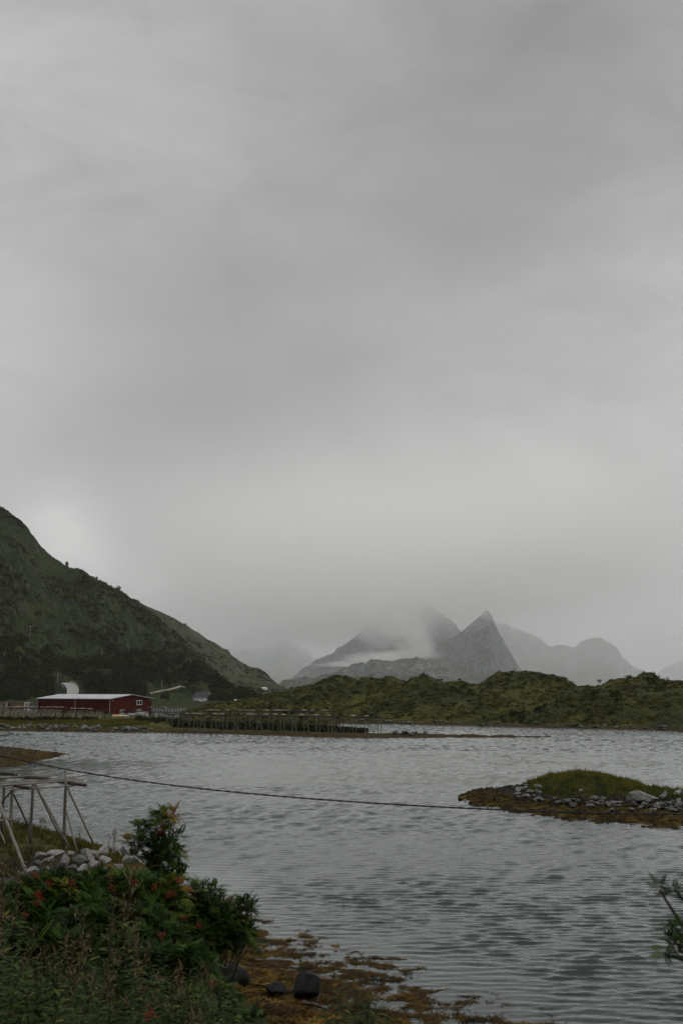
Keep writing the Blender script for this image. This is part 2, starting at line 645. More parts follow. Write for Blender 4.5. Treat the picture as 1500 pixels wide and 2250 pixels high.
def barn_roof():
    t = NT('metal_roof').objcoord()
    n = t.noise(0.25, 6, 0.7, sc=(1, 0.3, 1))
    t.col(t.ramp(n, [(0.35, (0.25, 0.27, 0.29)), (0.65, (0.40, 0.42, 0.44))])).set(Roughness=0.45, Specular_IOR_Level=0.5)
    return t.m


m_barn, m_roof = barn_wall(), barn_roof()
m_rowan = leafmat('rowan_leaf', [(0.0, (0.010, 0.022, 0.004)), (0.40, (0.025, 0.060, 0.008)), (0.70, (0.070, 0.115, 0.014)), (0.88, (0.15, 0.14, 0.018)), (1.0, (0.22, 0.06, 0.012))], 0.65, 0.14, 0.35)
m_berry = simple('red_berry', (0.10, 0.008, 0.002), (0.22, 0.022, 0.004), 9.0, 0.5, spec=0.2)
m_bark = simple('shrub_bark', (0.02, 0.016, 0.012), (0.07, 0.058, 0.045), 8.0, 0.9)
m_weed = leafmat('weed_leaf', [(0.0, (0.007, 0.014, 0.004)), (0.5, (0.024, 0.044, 0.012)), (0.8, (0.050, 0.072, 0.016)), (1.0, (0.12, 0.105, 0.025))], 0.7, 0.10, 0.2)
m_plume = leafmat('seed_plume', [(0.0, (0.035, 0.020, 0.011)), (0.5, (0.085, 0.058, 0.030)), (1.0, (0.22, 0.17, 0.11))], 0.95, 0.1, 0.2)
m_grass = leafmat('grass_blade', [(0.0, (0.016, 0.019, 0.004)), (0.5, (0.055, 0.058, 0.009)), (0.8, (0.11, 0.10, 0.016)), (1.0, (0.20, 0.155, 0.045))], 0.9, 0.05, 0.3)
m_grass_islet = leafmat('islet_grass_blade', [(0.0, (0.020, 0.028, 0.004)), (0.5, (0.090, 0.105, 0.013)), (0.8, (0.17, 0.165, 0.024)), (1.0, (0.18, 0.11, 0.03))], 0.9, 0.05, 0.3)
m_bush = leafmat('bush_leaf', [(0.0, (0.005, 0.008, 0.003)), (0.5, (0.012, 0.018, 0.005)), (0.85, (0.024, 0.031, 0.008)), (1.0, (0.046, 0.046, 0.012))], 0.9, 0.05)
m_heath = leafmat('heath_leaf', [(0.0, (0.006, 0.008, 0.002)), (0.45, (0.020, 0.023, 0.004)), (0.8, (0.052, 0.052, 0.008)), (1.0, (0.095, 0.078, 0.014))], 0.95, 0.03)
m_spruce = leafmat('spruce_needle', [(0.0, (0.005, 0.008, 0.005)), (0.6, (0.011, 0.018, 0.011)), (1.0, (0.024, 0.034, 0.018))], 0.85, 0.1)
m_kelp = leafmat('kelp_frond', [(0.0, (0.008, 0.005, 0.002)), (0.5, (0.060, 0.034, 0.004)), (0.8, (0.135, 0.082, 0.010)), (1.0, (0.27, 0.165, 0.02))], 0.7, 0.12, 0.1)


# ------------------------------------------------------------------ lands defined by lines from near to far
class Land:
    """lines: list of polylines [(px, py, Y) ...] or [(px, ('z', z), Y)]; nv: rows between successive lines"""

    def __init__(s, name, lines, nv, u0, u1, nu, mat, amps, nscale, seed=0, ridge=0.0, fine=None, smooth_u=0, kind='structure', rr=0.5):
        us = np.linspace(u0, u1, nu)
        Ys, Zs = [], []
        for ln in lines:
            pts = []
            for (px, py, Y) in ln:
                if isinstance(py, tuple):
                    u = (px - 750) / F * CT
                    pts.append((u, Y, py[1]))
                else:
                    p = P(px, py, Y)
                    pts.append((p.x / p.y, p.y, p.z))
            pts.sort()
            a = np.array(pts)
            Ys.append(np.interp(us, a[:, 0], a[:, 1]))
            Zs.append(np.interp(us, a[:, 0], a[:, 2]))
        if smooth_u:
            k = np.hanning(smooth_u * 2 + 3); k /= k.sum()
            f = lambda q: np.convolve(np.pad(q, smooth_u + 1, mode='edge'), k, 'valid')
            Ys = [f(q) for q in Ys]; Zs = [f(q) for q in Zs]
        rowsY, rowsZ, rowsA = [], [], []
        for i in range(len(lines) - 1):
            ts = np.linspace(0, 1, nv[i], endpoint=(i == len(lines) - 2))
            for t in ts:
                rowsY.append(Ys[i] * (1 - t) + Ys[i + 1] * t)
                # catmull-rom on z for rounded ground
                z0 = Zs[i - 1] if i > 0 else Zs[i]
                z3 = Zs[i + 2] if i + 2 < len(Zs) else Zs[i + 1]
                z1, z2 = Zs[i], Zs[i + 1]
                m1, m2 = 0.35 * (z2 - z0), 0.35 * (z3 - z1)
                h00, h10, h01, h11 = 2*t**3-3*t**2+1, t**3-2*t**2+t, -2*t**3+3*t**2, t**3-t**2
                rowsZ.append(h00 * z1 + h10 * m1 + h01 * z2 + h11 * m2)
                rowsA.append(amps[i] * (1 - t) + amps[i + 1] * t)
        Y = np.array(rowsY); Z = np.array(rowsZ); A = np.array(rowsA)[:, None]
        U = np.broadcast_to(us[None, :], Y.shape)
        X = U * Y
        n = fbm(X / nscale, Y / nscale, 6, seed, rr)
        if ridge:
            n = n * (1 - ridge) + ridge * (ridged(X / nscale * 1.2, Y / nscale * 0.75, 5, seed + 50) - 0.75) * 1.3
        Z = Z + A * n
        if fine:
            Z = Z + fine[0] * np.minimum(1, A / max(A.max(), 1e-6) * 3) * fbm(X / fine[1], Y / fine[1], 4, seed + 9, 0.6)
        s.us, s.Y, s.Z = us, Y, Z
        s.Ymin, s.Ymax = Y.min(), Y.max()
        v = np.stack([X, Y, Z], -1).reshape(-1, 3)
        s.ob = mesh_np(name, v, grid_faces(*Y.shape), mat, smooth=True)
        tag(s.ob, kind=kind)

    def z(s, x, y):
        u = x / y
        j = (u - s.us[0]) / (s.us[1] - s.us[0])
        if j < 0 or j > len(s.us) - 1.001:
            return -99
        j0 = int(j); t = j - j0
        cy = s.Y[:, j0] * (1 - t) + s.Y[:, j0 + 1] * t
        cz = s.Z[:, j0] * (1 - t) + s.Z[:, j0 + 1] * t
        if y < cy[0] or y > cy[-1]:
            return -99
        return float(np.interp(y, cy, cz))

    def hit(s, px, py, y0=None, y1=None, steps=900):
        y0 = y0 or s.Ymin; y1 = y1 or s.Ymax
        for Y in np.linspace(y0, y1, steps):
            p = P(px, py, Y)
            zz = s.z(p.x, p.y)
            if zz > -50 and zz >= p.z:
                return Vector((p.x, p.y, zz))
        return None


def shore(px, py, off=0.0):
    g = G(px, py, 0.0)
    return g.y + off


def lineZ(pts, z, off=0.0):
    """from waterline pixels: a line at height z, off metres behind"""
    return [(px, ('z', z), shore(px, py) + off) for px, py in pts]


WAVE_SLOPE = 0.15
# ---- water
def axis_coords(lo, hi, step, far, grow=1.25):
    c = list(np.arange(lo, hi + 1e-6, step))
    s, v = step, hi
    while v < far:
        s *= grow; v += s; c.append(v)
    s, v, l = step, lo, []
    while v > -far:
        s *= grow; v -= s; l.append(v)
    return np.array(l[::-1] + c)


# near shoreline (land lies to the left of / nearer than this line)
SHORE = np.array([(-90, 96), (-45, 92), (-29, 86), (-22, 79), (-16.2, 74), (-13.0, 68), (-10.6, 62), (-7.7, 55), (-5.4, 49.2), (-2.2, 45.4),
                  (0.3, 42.2), (2.5, 38.6), (4.9, 34.8), (7.9, 31.0), (12.8, 27), (25, 22), (45, 17), (90, 12)], float)


def shore_dist(x, y):
    """signed distance to the near shoreline, positive on land"""
    x = np.asarray(x, float); y = np.asarray(y, float)
    best = np.full(x.shape, 1e9)
    for i in range(len(SHORE) - 1):
        a, b = SHORE[i], SHORE[i + 1]
        d = b - a
        t = np.clip(((x - a[0]) * d[0] + (y - a[1]) * d[1]) / (d @ d), 0, 1)
        best = np.minimum(best, np.hypot(x - a[0] - t * d[0], y - a[1] - t * d[1]))
    ys = np.interp(x, SHORE[:, 0], SHORE[:, 1])
    return np.where(y < ys, best, -best)


def spread(core, far, grow=1.25):
    """core coordinates continued outwards with growing steps"""
    core = list(core)
    hi, st = core[-1], core[-1] - core[-2]
    out = []
    while hi < far:
        st *= grow; hi += st; out.append(hi)
    lo, st, pre = core[0], core[1] - core[0], []
    while lo > -far:
        st *= grow; lo -= st; pre.append(lo)
    return np.array(pre[::-1] + core + out)


gx = spread(np.arange(-125, 125.1, 0.34), 15500)
gy = spread(np.concatenate([np.arange(26, 62, 0.11), np.arange(62, 120, 0.16), np.arange(120, 345, 0.25)]), 15500)
WX, WY = np.meshgrid(gx, gy)
calm = sstep(-7.5, -1.0, shore_dist(WX, WY) + 1.6 * fbm(WX / 5, WY / 5, 3, 4)) * sstep(75, 60, WY)
# lee behind and around the islet
calm = np.maximum(calm, 0.35 * np.exp(-(((WX - 22) / 9) ** 2 + ((WY - 79) / 5) ** 2)))
# wind waves: a sum of trains running roughly towards the viewer, long crested, with gusty patches
wrng = np.random.default_rng(77)
inner = (np.abs(WX) < 126) & (WY > 25) & (WY < 346)
ax, ay = WX[inner], WY[inner]
stepy = np.where(ay < 62, .11, np.where(ay < 120, .16, .25))
hz_ = np.zeros(ax.shape)
NWV = 60
for i in range(NWV):
    lam = 0.36 * (2.0 / 0.36) ** ((i + .5) / NWV)
    th0 = wrng.normal() * .42 + .10
    k0 = 2 * np.pi / lam
    a0 = WAVE_SLOPE / k0 * math.sqrt(2.0 / NWV) * 1.0
    ph = k0 * (ax * math.sin(th0) + ay * math.cos(th0)) + wrng.random() * 6.283
    ph = ph + 0.9 * noise2(ax / (lam * 5) + i, ay / (lam * 5), 300 + i)
    env = 0.55 + 0.9 * np.clip(noise2(ax / (lam * 6) - i, ay / (lam * 4), 500 + i) + .5, 0, 1.2)
    if lam > 1.0:                                          # the longer trains run only in the open middle of the bay
        env = env * sstep(130, 220, ay) * 1.3
    hz_ += a0 * 1.12 * np.sin(ph) * env * sstep(2.2, 3.6, lam / stepy)
gust = 0.60 + 0.60 * sstep(-.5, .5, fbm(ax / 45, ay / 20, 4, 401))
edge_ = sstep(126, 116, np.abs(ax)) * sstep(345, 320, ay) * sstep(26, 29, ay)
hz_ = (hz_ + .35 * np.maximum(hz_, 0) ** 2 * 8) * gust * edge_ * (1 - .88 * calm[inner]) * np.interp(ay, [45, 110, 200, 330], [1.35, 1.2, 1.2, 1.3])
WZ = 0 * WX
WZ[inner] = hz_
water = mesh_np('water', np.stack([WX, WY, WZ], -1).reshape(-1, 3), grid_faces(*WX.shape), m_water, smooth=True)
at = water.data.attributes.new('calm', 'FLOAT', 'POINT')
at.data.foreach_set('value', calm.ravel().astype(np.float32))
tag(water, kind='structure')

# ---- near bank
CTRL = np.array([(0, 36, .6), (0, 30, 1.0), (0, 22, 2.5), (0, 14, 5.0), (0, 8, 7.2), (0, 4, 8.6), (0, 0, 9.4), (0, -10, 9.6),
                 (-4, 30, 1.5), (-3, 22, 3.3), (-4, 14, 5.9), (-4, 9, 7.5), (-5, 5, 8.6), (-5, 0, 9.4), (-10, 30, 2.6), (-8, 22, 4.8), (-8, 14, 6.8),
                 (-8, 9, 7.9), (-15, 14, 7.2), (-15, 22, 5.6), (-15, 30, 4.0), (-15, 40, 2.2), (-8, 40, 1.4), (-12, 50, 1.5), (-18, 50, 1.8),
                 (-15, 58, 2.3), (-22, 60, 2.4), (-25, 50, 2.4), (-25, 70, 1.8), (-17, 68, 1.6), (-35, 60, 2.8), (-35, 78, 2), (-35, 30, 5),
                 (-40, 10, 8), (-40, -10, 9.6), (8, 22, 1.6), (8, 14, 4.2), (8, 8, 6.8), (8, 0, 9.3), (16, 14, 3.6), (16, 8, 6.5), (20, 0, 9.3),
                 (40, 10, 3.5), (40, 0, 9), (40, -10, 9.6), (2.9, 5.3, 8.1), (-26, 40, 3.0)], float)


def bank_z(x, y):
    x = np.asarray(x, float); y = np.asarray(y, float)
    num = 0; den = 0
    for cx, cy, cz in CTRL:
        w = 1.0 / (((x - cx) ** 2 + (y - cy) ** 2) ** 1.6 + 0.6)
        num = num + w * cz; den = den + w
    h = num / den
    d = shore_dist(x, y)
    pen = sstep(58, 68, y)                                   # steeper shore round the peninsula
    flat = 0.036 * np.clip(d, -60, 8.0) + 0.40 * np.clip(d - 8.0, 0, 4) + 0.75 * np.maximum(d - 12.0, 0)
    steep = 0.30 * d
    lim = flat * (1 - pen) + steep * pen
    h = np.where(h < lim, h, lim)
    h = np.where(d < 0, lim * 1.3, h)
    # weed humps in the shallows and on the flat
    band = sstep(-6.0, -1.0, d) * sstep(12.0, 8.0, d) * (1 - 0.6 * pen)
    hump = fbm(x / 1.1, y / 0.75, 4, 3, 0.62) + 0.35 * fbm(x / 4, y / 3, 2, 6)
    h = h + band * (0.21 * hump + 0.06 * fbm(x * 2.2, y * 2.2, 3, 8, 0.7))
    h = np.where((h > 0) & (d < 8), h * (0.34 + 0.66 * sstep(0.0, 6.0, d)), h)   # weed lies flat on the water
    h = h + sstep(9, 14, d) * 0.22 * fbm(x / 2.6, y / 2.6, 4, 31)
    return h


bx = np.concatenate([np.arange(-60, -20, 0.5), np.arange(-20, 14, 0.11), np.arange(14, 60.1, 0.8)])
by = np.concatenate([np.arange(-14, 24, 0.4), np.arange(24, 56, 0.11), np.arange(56, 88, 0.25), np.arange(88, 100, 1.0)])
BX, BY = np.meshgrid(bx, by)
BZ = bank_z(BX, BY)
ground = mesh_np('ground', np.stack([BX, BY, BZ], -1).reshape(-1, 3), grid_faces(*BX.shape), m_shore, smooth=True)
tag(ground, kind='structure')

# ---- small seaweed bank at the left middle
wl_f = [(-260, 1712), (0, 1690), (60, 1682), (120, 1667), (150, 1658)]
L = [[(px, ('z', -0.4), shore(px, py) - 2) for px, py in wl_f],
     [(px, ('z', 0.0), shore(px, py)) for px, py in wl_f],
     [(px, ('z', z), G(px, py, z).y) for px, py, z in ((-260, 1634, 1.3), (0, 1640, .75), (60, 1646, .45), (120, 1654, .2), (140, 1656, .05), (156, 1658, -.3))],
     [(px, ('z', -.6), G(px, py, 0).y + 6) for px, py in ((-260, 1634), (0, 1640), (60, 1646), (120, 1654), (156, 1658))]]
land_bank = Land('kelp_bank_terrain', L, [6, 60, 20], -0.46, -0.2655, 260, m_islet, [0.12, 0.16, 0.26, 0.0], 1.6, 21, fine=(0.10, 0.45))

# ---- islet
wl_i = [(1005, 1757), (1030, 1768), (1100, 1782), (1200, 1797), (1350, 1811), (1500, 1822), (1640, 1828), (1760, 1825)]
L = [[(px, ('z', -0.5), shore(px, py) - 3) for px, py in wl_i],
     [(px, ('z', 0.0), shore(px, py)) for px, py in wl_i],
     [(1005, 1755, 104), (1030, 1757, 104), (1100, 1762, 100), (1150, 1766, 99), (1200, 1774, 96), (1350, 1787, 91), (1500, 1792, 89), (1640, 1795, 89), (1760, 1790, 92)],
     [(1005, 1752, 106), (1030, 1745, 107), (1100, 1742, 106), (1150, 1742, 103), (1200, 1752, 100), (1350, 1768, 95), (1430, 1764, 95), (1500, 1767, 94), (1640, 1770, 94), (1760, 1770, 97)],
     [(1005, 1750, 108), (1030, 1740, 110), (1060, 1735, 110), (1130, 1729, 109), (1170, 1718, 107), (1210, 1707, 105), (1265, 1698, 104), (1310, 1703, 103), (1380, 1720, 102), (1430, 1735, 101), (1500, 1742, 101), (1640, 1752, 102), (1760, 1770, 102)],
     [(1005, ('z', -0.7), 112), (1100, ('z', -0.7), 122), (1265, ('z', -0.7), 122), (1500, ('z', -0.7), 118), (1760, ('z', -0.7), 112)]]
land_islet = Land('islet_terrain', L, [6, 40, 40, 60, 30], 0.113, 0.462, 640, m_islet, [0.16, 0.30, 0.28, 0.3, 0.24, 0], 1.7, 31, fine=(0.13, 0.45))

# ---- barn land with the long rack spit
wl_a = [(-700, 1598), (-300, 1604), (0, 1607), (100, 1607.5), (200, 1609), (300, 1610), (370, 1611), (500, 1613.5), (600, 1617), (700, 1621), (760, 1622.5),
        (830, 1622.5), (900, 1621.5), (1000, 1620.5), (1100, 1621), (1150, 1621), (1195, 1620)]


def A(z_list, off_list):
    out = []
    ks = [-700, 300, 345, 420, 835, 900, 1000, 1195]
    for px, py in wl_a:
        out.append((px, ('z', float(np.interp(px, ks, z_list))), shore(px, py) + float(np.interp(px, ks, off_list))))
    return out


L = [A([-.7] * 7 + [-.4], [-6] * 8),
     A([0] * 8, [0] * 8),
     A([1.5, 1.3, .7, .35, .3, .3, .35, .12], [4.5, 4.5, 4.5, 3, 4, 3, 2, .6]),
     A([2.1, 2.0, 1.3, .6, .5, .6, .5, .10], [10, 10, 10, 8, 9, 6, 5, 2.5]),
     A([2.3, 2.2, 2.0, .7, .4, .5, .25, -.3], [45, 40, 40, 20, 14, 10, 6, 2]),
     A([2.3, 2.2, 1.6, .6, -.2, -.2, -.3, -.4], [120, 120, 100, 30, 20, 15, 9, 3]),
     A([-.8] * 8, [190, 150, 125, 55, 34, 24, 14, 5])]
land_a = Land('barn_terrain', L, [5, 26, 22, 30, 30, 10], -0.66, 0.205, 1500, m_hill, [0.1, 0.35, 0.5, 0.3, 0.25, 0.2, 0], 4.0, 41, fine=(0.15, 0.9))

# ---- right hills
sil_c = [(395, 1566), (412, 1561), (430, 1553), (480, 1546), (540, 1536), (600, 1525), (640, 1514), (690, 1506), (712, 1494), (725, 1488), (742, 1485), (765, 1490), (785, 1497),
         (797, 1491), (815, 1489), (830, 1494), (838, 1497), (850, 1488), (865, 1488), (880, 1495), (895, 1499), (908, 1489), (930, 1485), (945, 1489), (958, 1496),
         (972, 1503), (990, 1500), (1005, 1499), (1022, 1500), (1035, 1506), (1055, 1508), (1072, 1492), (1085, 1483), (1095, 1479), (1120, 1479), (1150, 1474), (1180, 1478),
         (1205, 1485), (1240, 1491), (1255, 1500), (1266, 1512), (1300, 1515), (1320, 1512), (1333, 1503), (1355, 1495), (1400, 1491), (1414, 1482), (1432, 1484), (1444, 1490),
         (1448, 1498), (1500, 1501), (1600, 1494), (1750, 1480), (2000, 1490)]
wl_c = [(396, 1598), (410, 1599), (430, 1600), (700, 1603), (735, 1600), (745, 1589), (860, 1591), (1000, 1594.5), (1200, 1600), (1500, 1608), (1700, 1612), (2000, 1616)]
sh_c = [(px, py) for px, py in wl_c]
L = [[(px, ('z', -0.8), shore(px, py) - 4) for px, py in sh_c],
     [(px, ('z', 0.0 if px > 400 else -.8), shore(px, py)) for px, py in sh_c],
     [(px, ('z', 1.2 if px > 740 else (0.7 if px > 400 else -.8)), shore(px, py) + 4) for px, py in sh_c],
     [(px, ('z', float(np.interp(px, [396, 425, 600, 740, 900, 2000], [-.8, 1, 1.4, 3.0, 5.5, 6.0]))), shore(px, py) + (18 if px > 740 else 45)) for px, py in sh_c],
     [(px, ('z', float(np.interp(px, [396, 425, 500, 600, 740, 900, 1070, 1150, 1280, 1400, 2000], [-.8, 1.2, 2.2, 4.5, 8.0, 9.5, 9.0, 11.5, 8.5, 10.5, 10]))), shore(px, py) + (42 if px > 740 else 75)) for px, py in sh_c],
     [(px, py, float(np.interp(px, [380, 740, 900, 2000], [405, 410, 400, 370]))) for px, py in sil_c],
     [(380, ('z', -1), 470), (600, ('z', -1), 520), (900, ('z', -1), 520), (2000, ('z', -1), 520)]]
land_c = Land('hill_terrain', L, [5, 14, 50, 60, 110, 30], -0.1585, 0.60, 1500, m_hill, [0, .3, 1.0, 2.4, 2.6, 0.55, 0], 16.0, 51, ridge=0.55, fine=(0.55, 3.2))

# ---- the mountain at the left
crest = [(-900, 700), (-300, 960), (-80, 1060), (0, 1110), (25, 1128), (45, 1143), (60, 1158), (72, 1176), (88, 1196), (105, 1216), (125, 1228), (150, 1240), (180, 1256), (215, 1270),
         (240, 1282), (268, 1297), (290, 1313), (305, 1320), (340, 1346), (360, 1366), (385, 1388), (410, 1410), (435, 1436), (460, 1462), (490, 1494), (520, 1520), (550, 1537), (585, 1541)]
cx_ = [c[0] for c in crest]
cy_ = [c[1] for c in crest]


def midline(frac, Y, base_py=1515):
    """a line at depth Y whose picture row lies between the foot and the crest"""
    return [(px, base_py + (py - base_py) * frac if py < base_py else base_py + 18 * (1 - frac), Y) for px, py in crest]


L = [[(-900, ('z', -1), 600), (600, ('z', -1), 610)],
     [(-900, ('z', 3), 630), (240, ('z', 1.5), 640), (600, ('z', 1.0), 650)],
     [(-900, 1515, 690), (0, 1520, 690), (250, 1527, 700), (400, 1533, 720), (440, 1540, 740), (600, 1537, 740)],
     [(-900, 1400, 740), (0, 1440, 750), (80, 1465, 745), (200, 1495, 760), (300, 1503, 770), (400, 1511, 790), (450, 1525, 800), (600, 1538, 830)],
     midline(0.33, 860), midline(0.62, 960), midline(0.84, 1060),
     [(px, py, 1160) for px, py in crest],
     [(px, ('z', max(-2, 11 + (1515 - py) / F * 1160 * 0.80)), 1330) for px, py in crest],
     [(-900, ('z', -5), 2000), (585, ('z', -5), 1800)]]
land_m = Land('mountain_terrain', L, [4, 20, 40, 70, 70, 70, 60, 20, 10], -0.74, -0.078, 1300, m_mtn, [0, 1, 5, 10, 16, 18, 13, 3.5, 8, 0], 75.0, 61, ridge=0.72, fine=(3.4, 14.0), smooth_u=2)

# ---- second ridge
sil_r = [(-200, 1150), (200, 1270), (300, 1322), (322, 1332), (345, 1340), (372, 1352), (400, 1370), (432, 1388), (470, 1412), (500, 1430), (520, 1447), (536, 1459), (552, 1464), (572, 1468), (588, 1482), (600, 1496),
         (612, 1506), (628, 1514), (650, 1524), (690, 1531)]
L = [[(-200, ('z', -1), 1150), (690, ('z', -1), 1250)],
     [(-200, ('z', 3), 1200), (450, ('z', 2), 1280), (690, ('z', 0.5), 1300)],
     [(px, 1515 + (py - 1515) * 0.25 if py < 1515 else py, 1420) for px, py in sil_r],
     [(px, 1515 + (py - 1515) * 0.66 if py < 1515 else py, 1600) for px, py in sil_r],
     [(px, py, 1760) for px, py in sil_r],
     [(px, ('z', max(-2, 11 + (1515 - py) / F * 1700 * 0.6)), 2150) for px, py in sil_r],
     [(-200, ('z', -5), 2600), (690, ('z', -5), 2500)]]
land_r = Land('ridge_terrain', L, [4, 20, 70, 60, 20, 8], -0.42, -0.028, 700, m_ridge, [0, 2, 9, 12, 3.0, 8, 0], 110.0, 71, ridge=0.62, fine=(2.5, 20.0))


# ---- far mountains standing in the haze
def far_mountain(name, sil, Y, depth, foot, seed, amp, nscale, nu=360, extra=None, mat=None):
    u0 = (sil[0][0] - 750) / F * CT
    u1 = (sil[-1][0] - 750) / F * CT
    L = [[(sil[0][0], ('z', -3), Y - depth), (sil[-1][0], ('z', -3), Y - depth)],
         [(px, 1515 + (py - 1515) * foot, Y - depth * 0.62) for px, py in sil],
         [(px, 1515 + (py - 1515) * (0.5 + foot * 0.5), Y - depth * 0.28) for px, py in sil],
         [(px, py, Y) for px, py in sil],
         [(sil[0][0], ('z', -3), Y + depth), (sil[-1][0], ('z', -3), Y + depth)]]
    if extra:
        L = extra
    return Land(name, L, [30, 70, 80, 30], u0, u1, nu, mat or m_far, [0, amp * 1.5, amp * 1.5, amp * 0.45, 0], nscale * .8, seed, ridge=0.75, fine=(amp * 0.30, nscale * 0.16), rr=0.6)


# low rocky ridge in front
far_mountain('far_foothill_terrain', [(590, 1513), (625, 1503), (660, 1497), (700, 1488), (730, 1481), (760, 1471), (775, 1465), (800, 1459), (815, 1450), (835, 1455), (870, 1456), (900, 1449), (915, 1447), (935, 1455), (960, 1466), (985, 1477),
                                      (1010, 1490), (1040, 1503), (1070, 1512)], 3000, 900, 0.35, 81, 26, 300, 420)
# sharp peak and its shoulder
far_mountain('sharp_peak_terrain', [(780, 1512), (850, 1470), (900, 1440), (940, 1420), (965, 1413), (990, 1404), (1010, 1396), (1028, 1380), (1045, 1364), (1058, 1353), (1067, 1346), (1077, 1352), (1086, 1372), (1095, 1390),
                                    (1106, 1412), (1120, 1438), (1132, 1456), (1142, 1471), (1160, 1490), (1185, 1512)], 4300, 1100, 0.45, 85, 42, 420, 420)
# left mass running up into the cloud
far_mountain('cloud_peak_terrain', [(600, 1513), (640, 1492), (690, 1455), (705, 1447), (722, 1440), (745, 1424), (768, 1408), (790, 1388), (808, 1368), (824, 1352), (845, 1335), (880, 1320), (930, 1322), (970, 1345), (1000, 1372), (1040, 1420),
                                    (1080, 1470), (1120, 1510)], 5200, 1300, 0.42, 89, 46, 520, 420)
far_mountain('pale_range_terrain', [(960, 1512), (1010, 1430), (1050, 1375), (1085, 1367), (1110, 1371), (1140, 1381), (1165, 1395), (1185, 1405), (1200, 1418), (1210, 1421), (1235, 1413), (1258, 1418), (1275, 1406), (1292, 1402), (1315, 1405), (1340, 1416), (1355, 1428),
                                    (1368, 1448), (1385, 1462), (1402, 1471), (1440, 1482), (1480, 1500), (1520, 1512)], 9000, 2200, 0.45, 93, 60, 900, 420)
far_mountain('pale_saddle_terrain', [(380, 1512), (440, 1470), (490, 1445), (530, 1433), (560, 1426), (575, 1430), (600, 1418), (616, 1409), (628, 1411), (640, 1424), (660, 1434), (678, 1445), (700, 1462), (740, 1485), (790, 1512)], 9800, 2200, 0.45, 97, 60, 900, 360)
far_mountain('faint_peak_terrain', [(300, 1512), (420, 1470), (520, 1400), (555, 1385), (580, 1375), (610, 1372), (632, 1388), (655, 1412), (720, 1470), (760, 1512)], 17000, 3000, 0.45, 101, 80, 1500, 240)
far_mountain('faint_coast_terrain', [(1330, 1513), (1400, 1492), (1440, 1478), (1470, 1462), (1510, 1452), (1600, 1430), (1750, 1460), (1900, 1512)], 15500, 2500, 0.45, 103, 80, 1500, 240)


# ------------------------------------------------------------------ rocks
def rock_mesh(name, seed, mat, cuts=9, sub=3):
    import bmesh
    r = random.Random(seed)
    bm = bmesh.new()
    bmesh.ops.create_icosphere(bm, subdivisions=sub, radius=1.0)
    planes = []
    for _ in range(cuts):
        n = Vector((r.gauss(0, 1), r.gauss(0, 1), r.gauss(0, 1))).normalized()
        planes.append((n, r.uniform(0.50, 0.80) if mat is not m_wet else r.uniform(.62, .86)))
    off = r.uniform(0, 100)
    for v in bm.verts:
        p = v.co.copy()
        for n, d in planes:
            e = p.dot(n) - d
            if e > 0:
                p -= n * e * 0.98
        q = p.normalized()
        p *= 1 + 0.025 * float(noise2(q.x * 2.2 + off, q.y * 2.2 + q.z * 1.7)) + 0.025 * float(noise2(q.x * 7 + off, q.z * 7 + q.y * 5))
        v.co = p
    me = bpy.data.meshes.new(name)
    bm.to_mesh(me)
    bm.free()
    me.materials.append(mat)
    for p in me.polygons:
        p.use_smooth = True
    try:
        me.set_sharp_from_angle(angle=math.radians(24))
    except Exception:
        pass
    return me


ROCKS = {}
for kn, km in (('pale', m_stone), ('dark', m_stone2), ('lichen', m_stone3), ('wet', m_wet)):
    ROCKS[kn] = [rock_mesh(kn + '_rock', 10 * i + hash(kn) % 1 + len(kn), km, 13 if kn != 'wet' else 11) for i in range(5)]


def rock(kind, loc, size, rz=None, tilt=0.25, name='rock', idx=None):
    me = ROCKS[kind][random.randrange(5) if idx is None else idx]
    o = bpy.data.objects.new(name, me)
    o.location = loc
    o.scale = size
    o.rotation_euler = (random.uniform(-tilt, tilt), random.uniform(-tilt, tilt), random.uniform(0, 6.28) if rz is None else rz)
    COL.objects.link(o)
    return o


# heap of pale boulders on the near bank (photo crop coordinates / 3.333 + origin)
HEAP = [(830, 805, 55, 35, 'p'), (750, 845, 50, 45, 'p'), (850, 852, 46, 36, 'l'), (640, 882, 62, 48, 'l'), (578, 900, 56, 32, 'd'), (480, 905, 42, 45, 'p'), (410, 850, 72, 26, 'p'),
        (290, 865, 48, 28, 'l'), (520, 850, 40, 18, 'p'), (612, 835, 36, 20, 'l'), (675, 820, 26, 17, 'd'), (685, 862, 40, 36, 'l'), (765, 905, 52, 36, 'p'), (680, 945, 56, 28, 'p'),
        (600, 968, 42, 32, 'p'), (530, 962, 36, 26, 'd'), (905, 850, 36, 38, 'd'), (925, 902, 36, 28, 'p'), (370, 895, 30, 20, 'p'), (335, 905, 30, 18, 'l'), (232, 988, 48, 32, 'p'),
        (160, 1000, 28, 14, 'l'), (975, 905, 40, 32, 'p'), (1100, 925, 38, 24, 'l'), (985, 845, 34, 30, 'd'), (1060, 890, 30, 22, 'd'), (420, 960, 34, 22, 'd'), (340, 960, 32, 20, 'l'),
        (760, 985, 40, 26, 'd'), (860, 960, 42, 30, 'l'), (280, 920, 30, 18, 'd')]
rows = {'top': [], 'middle': [], 'bottom': []}
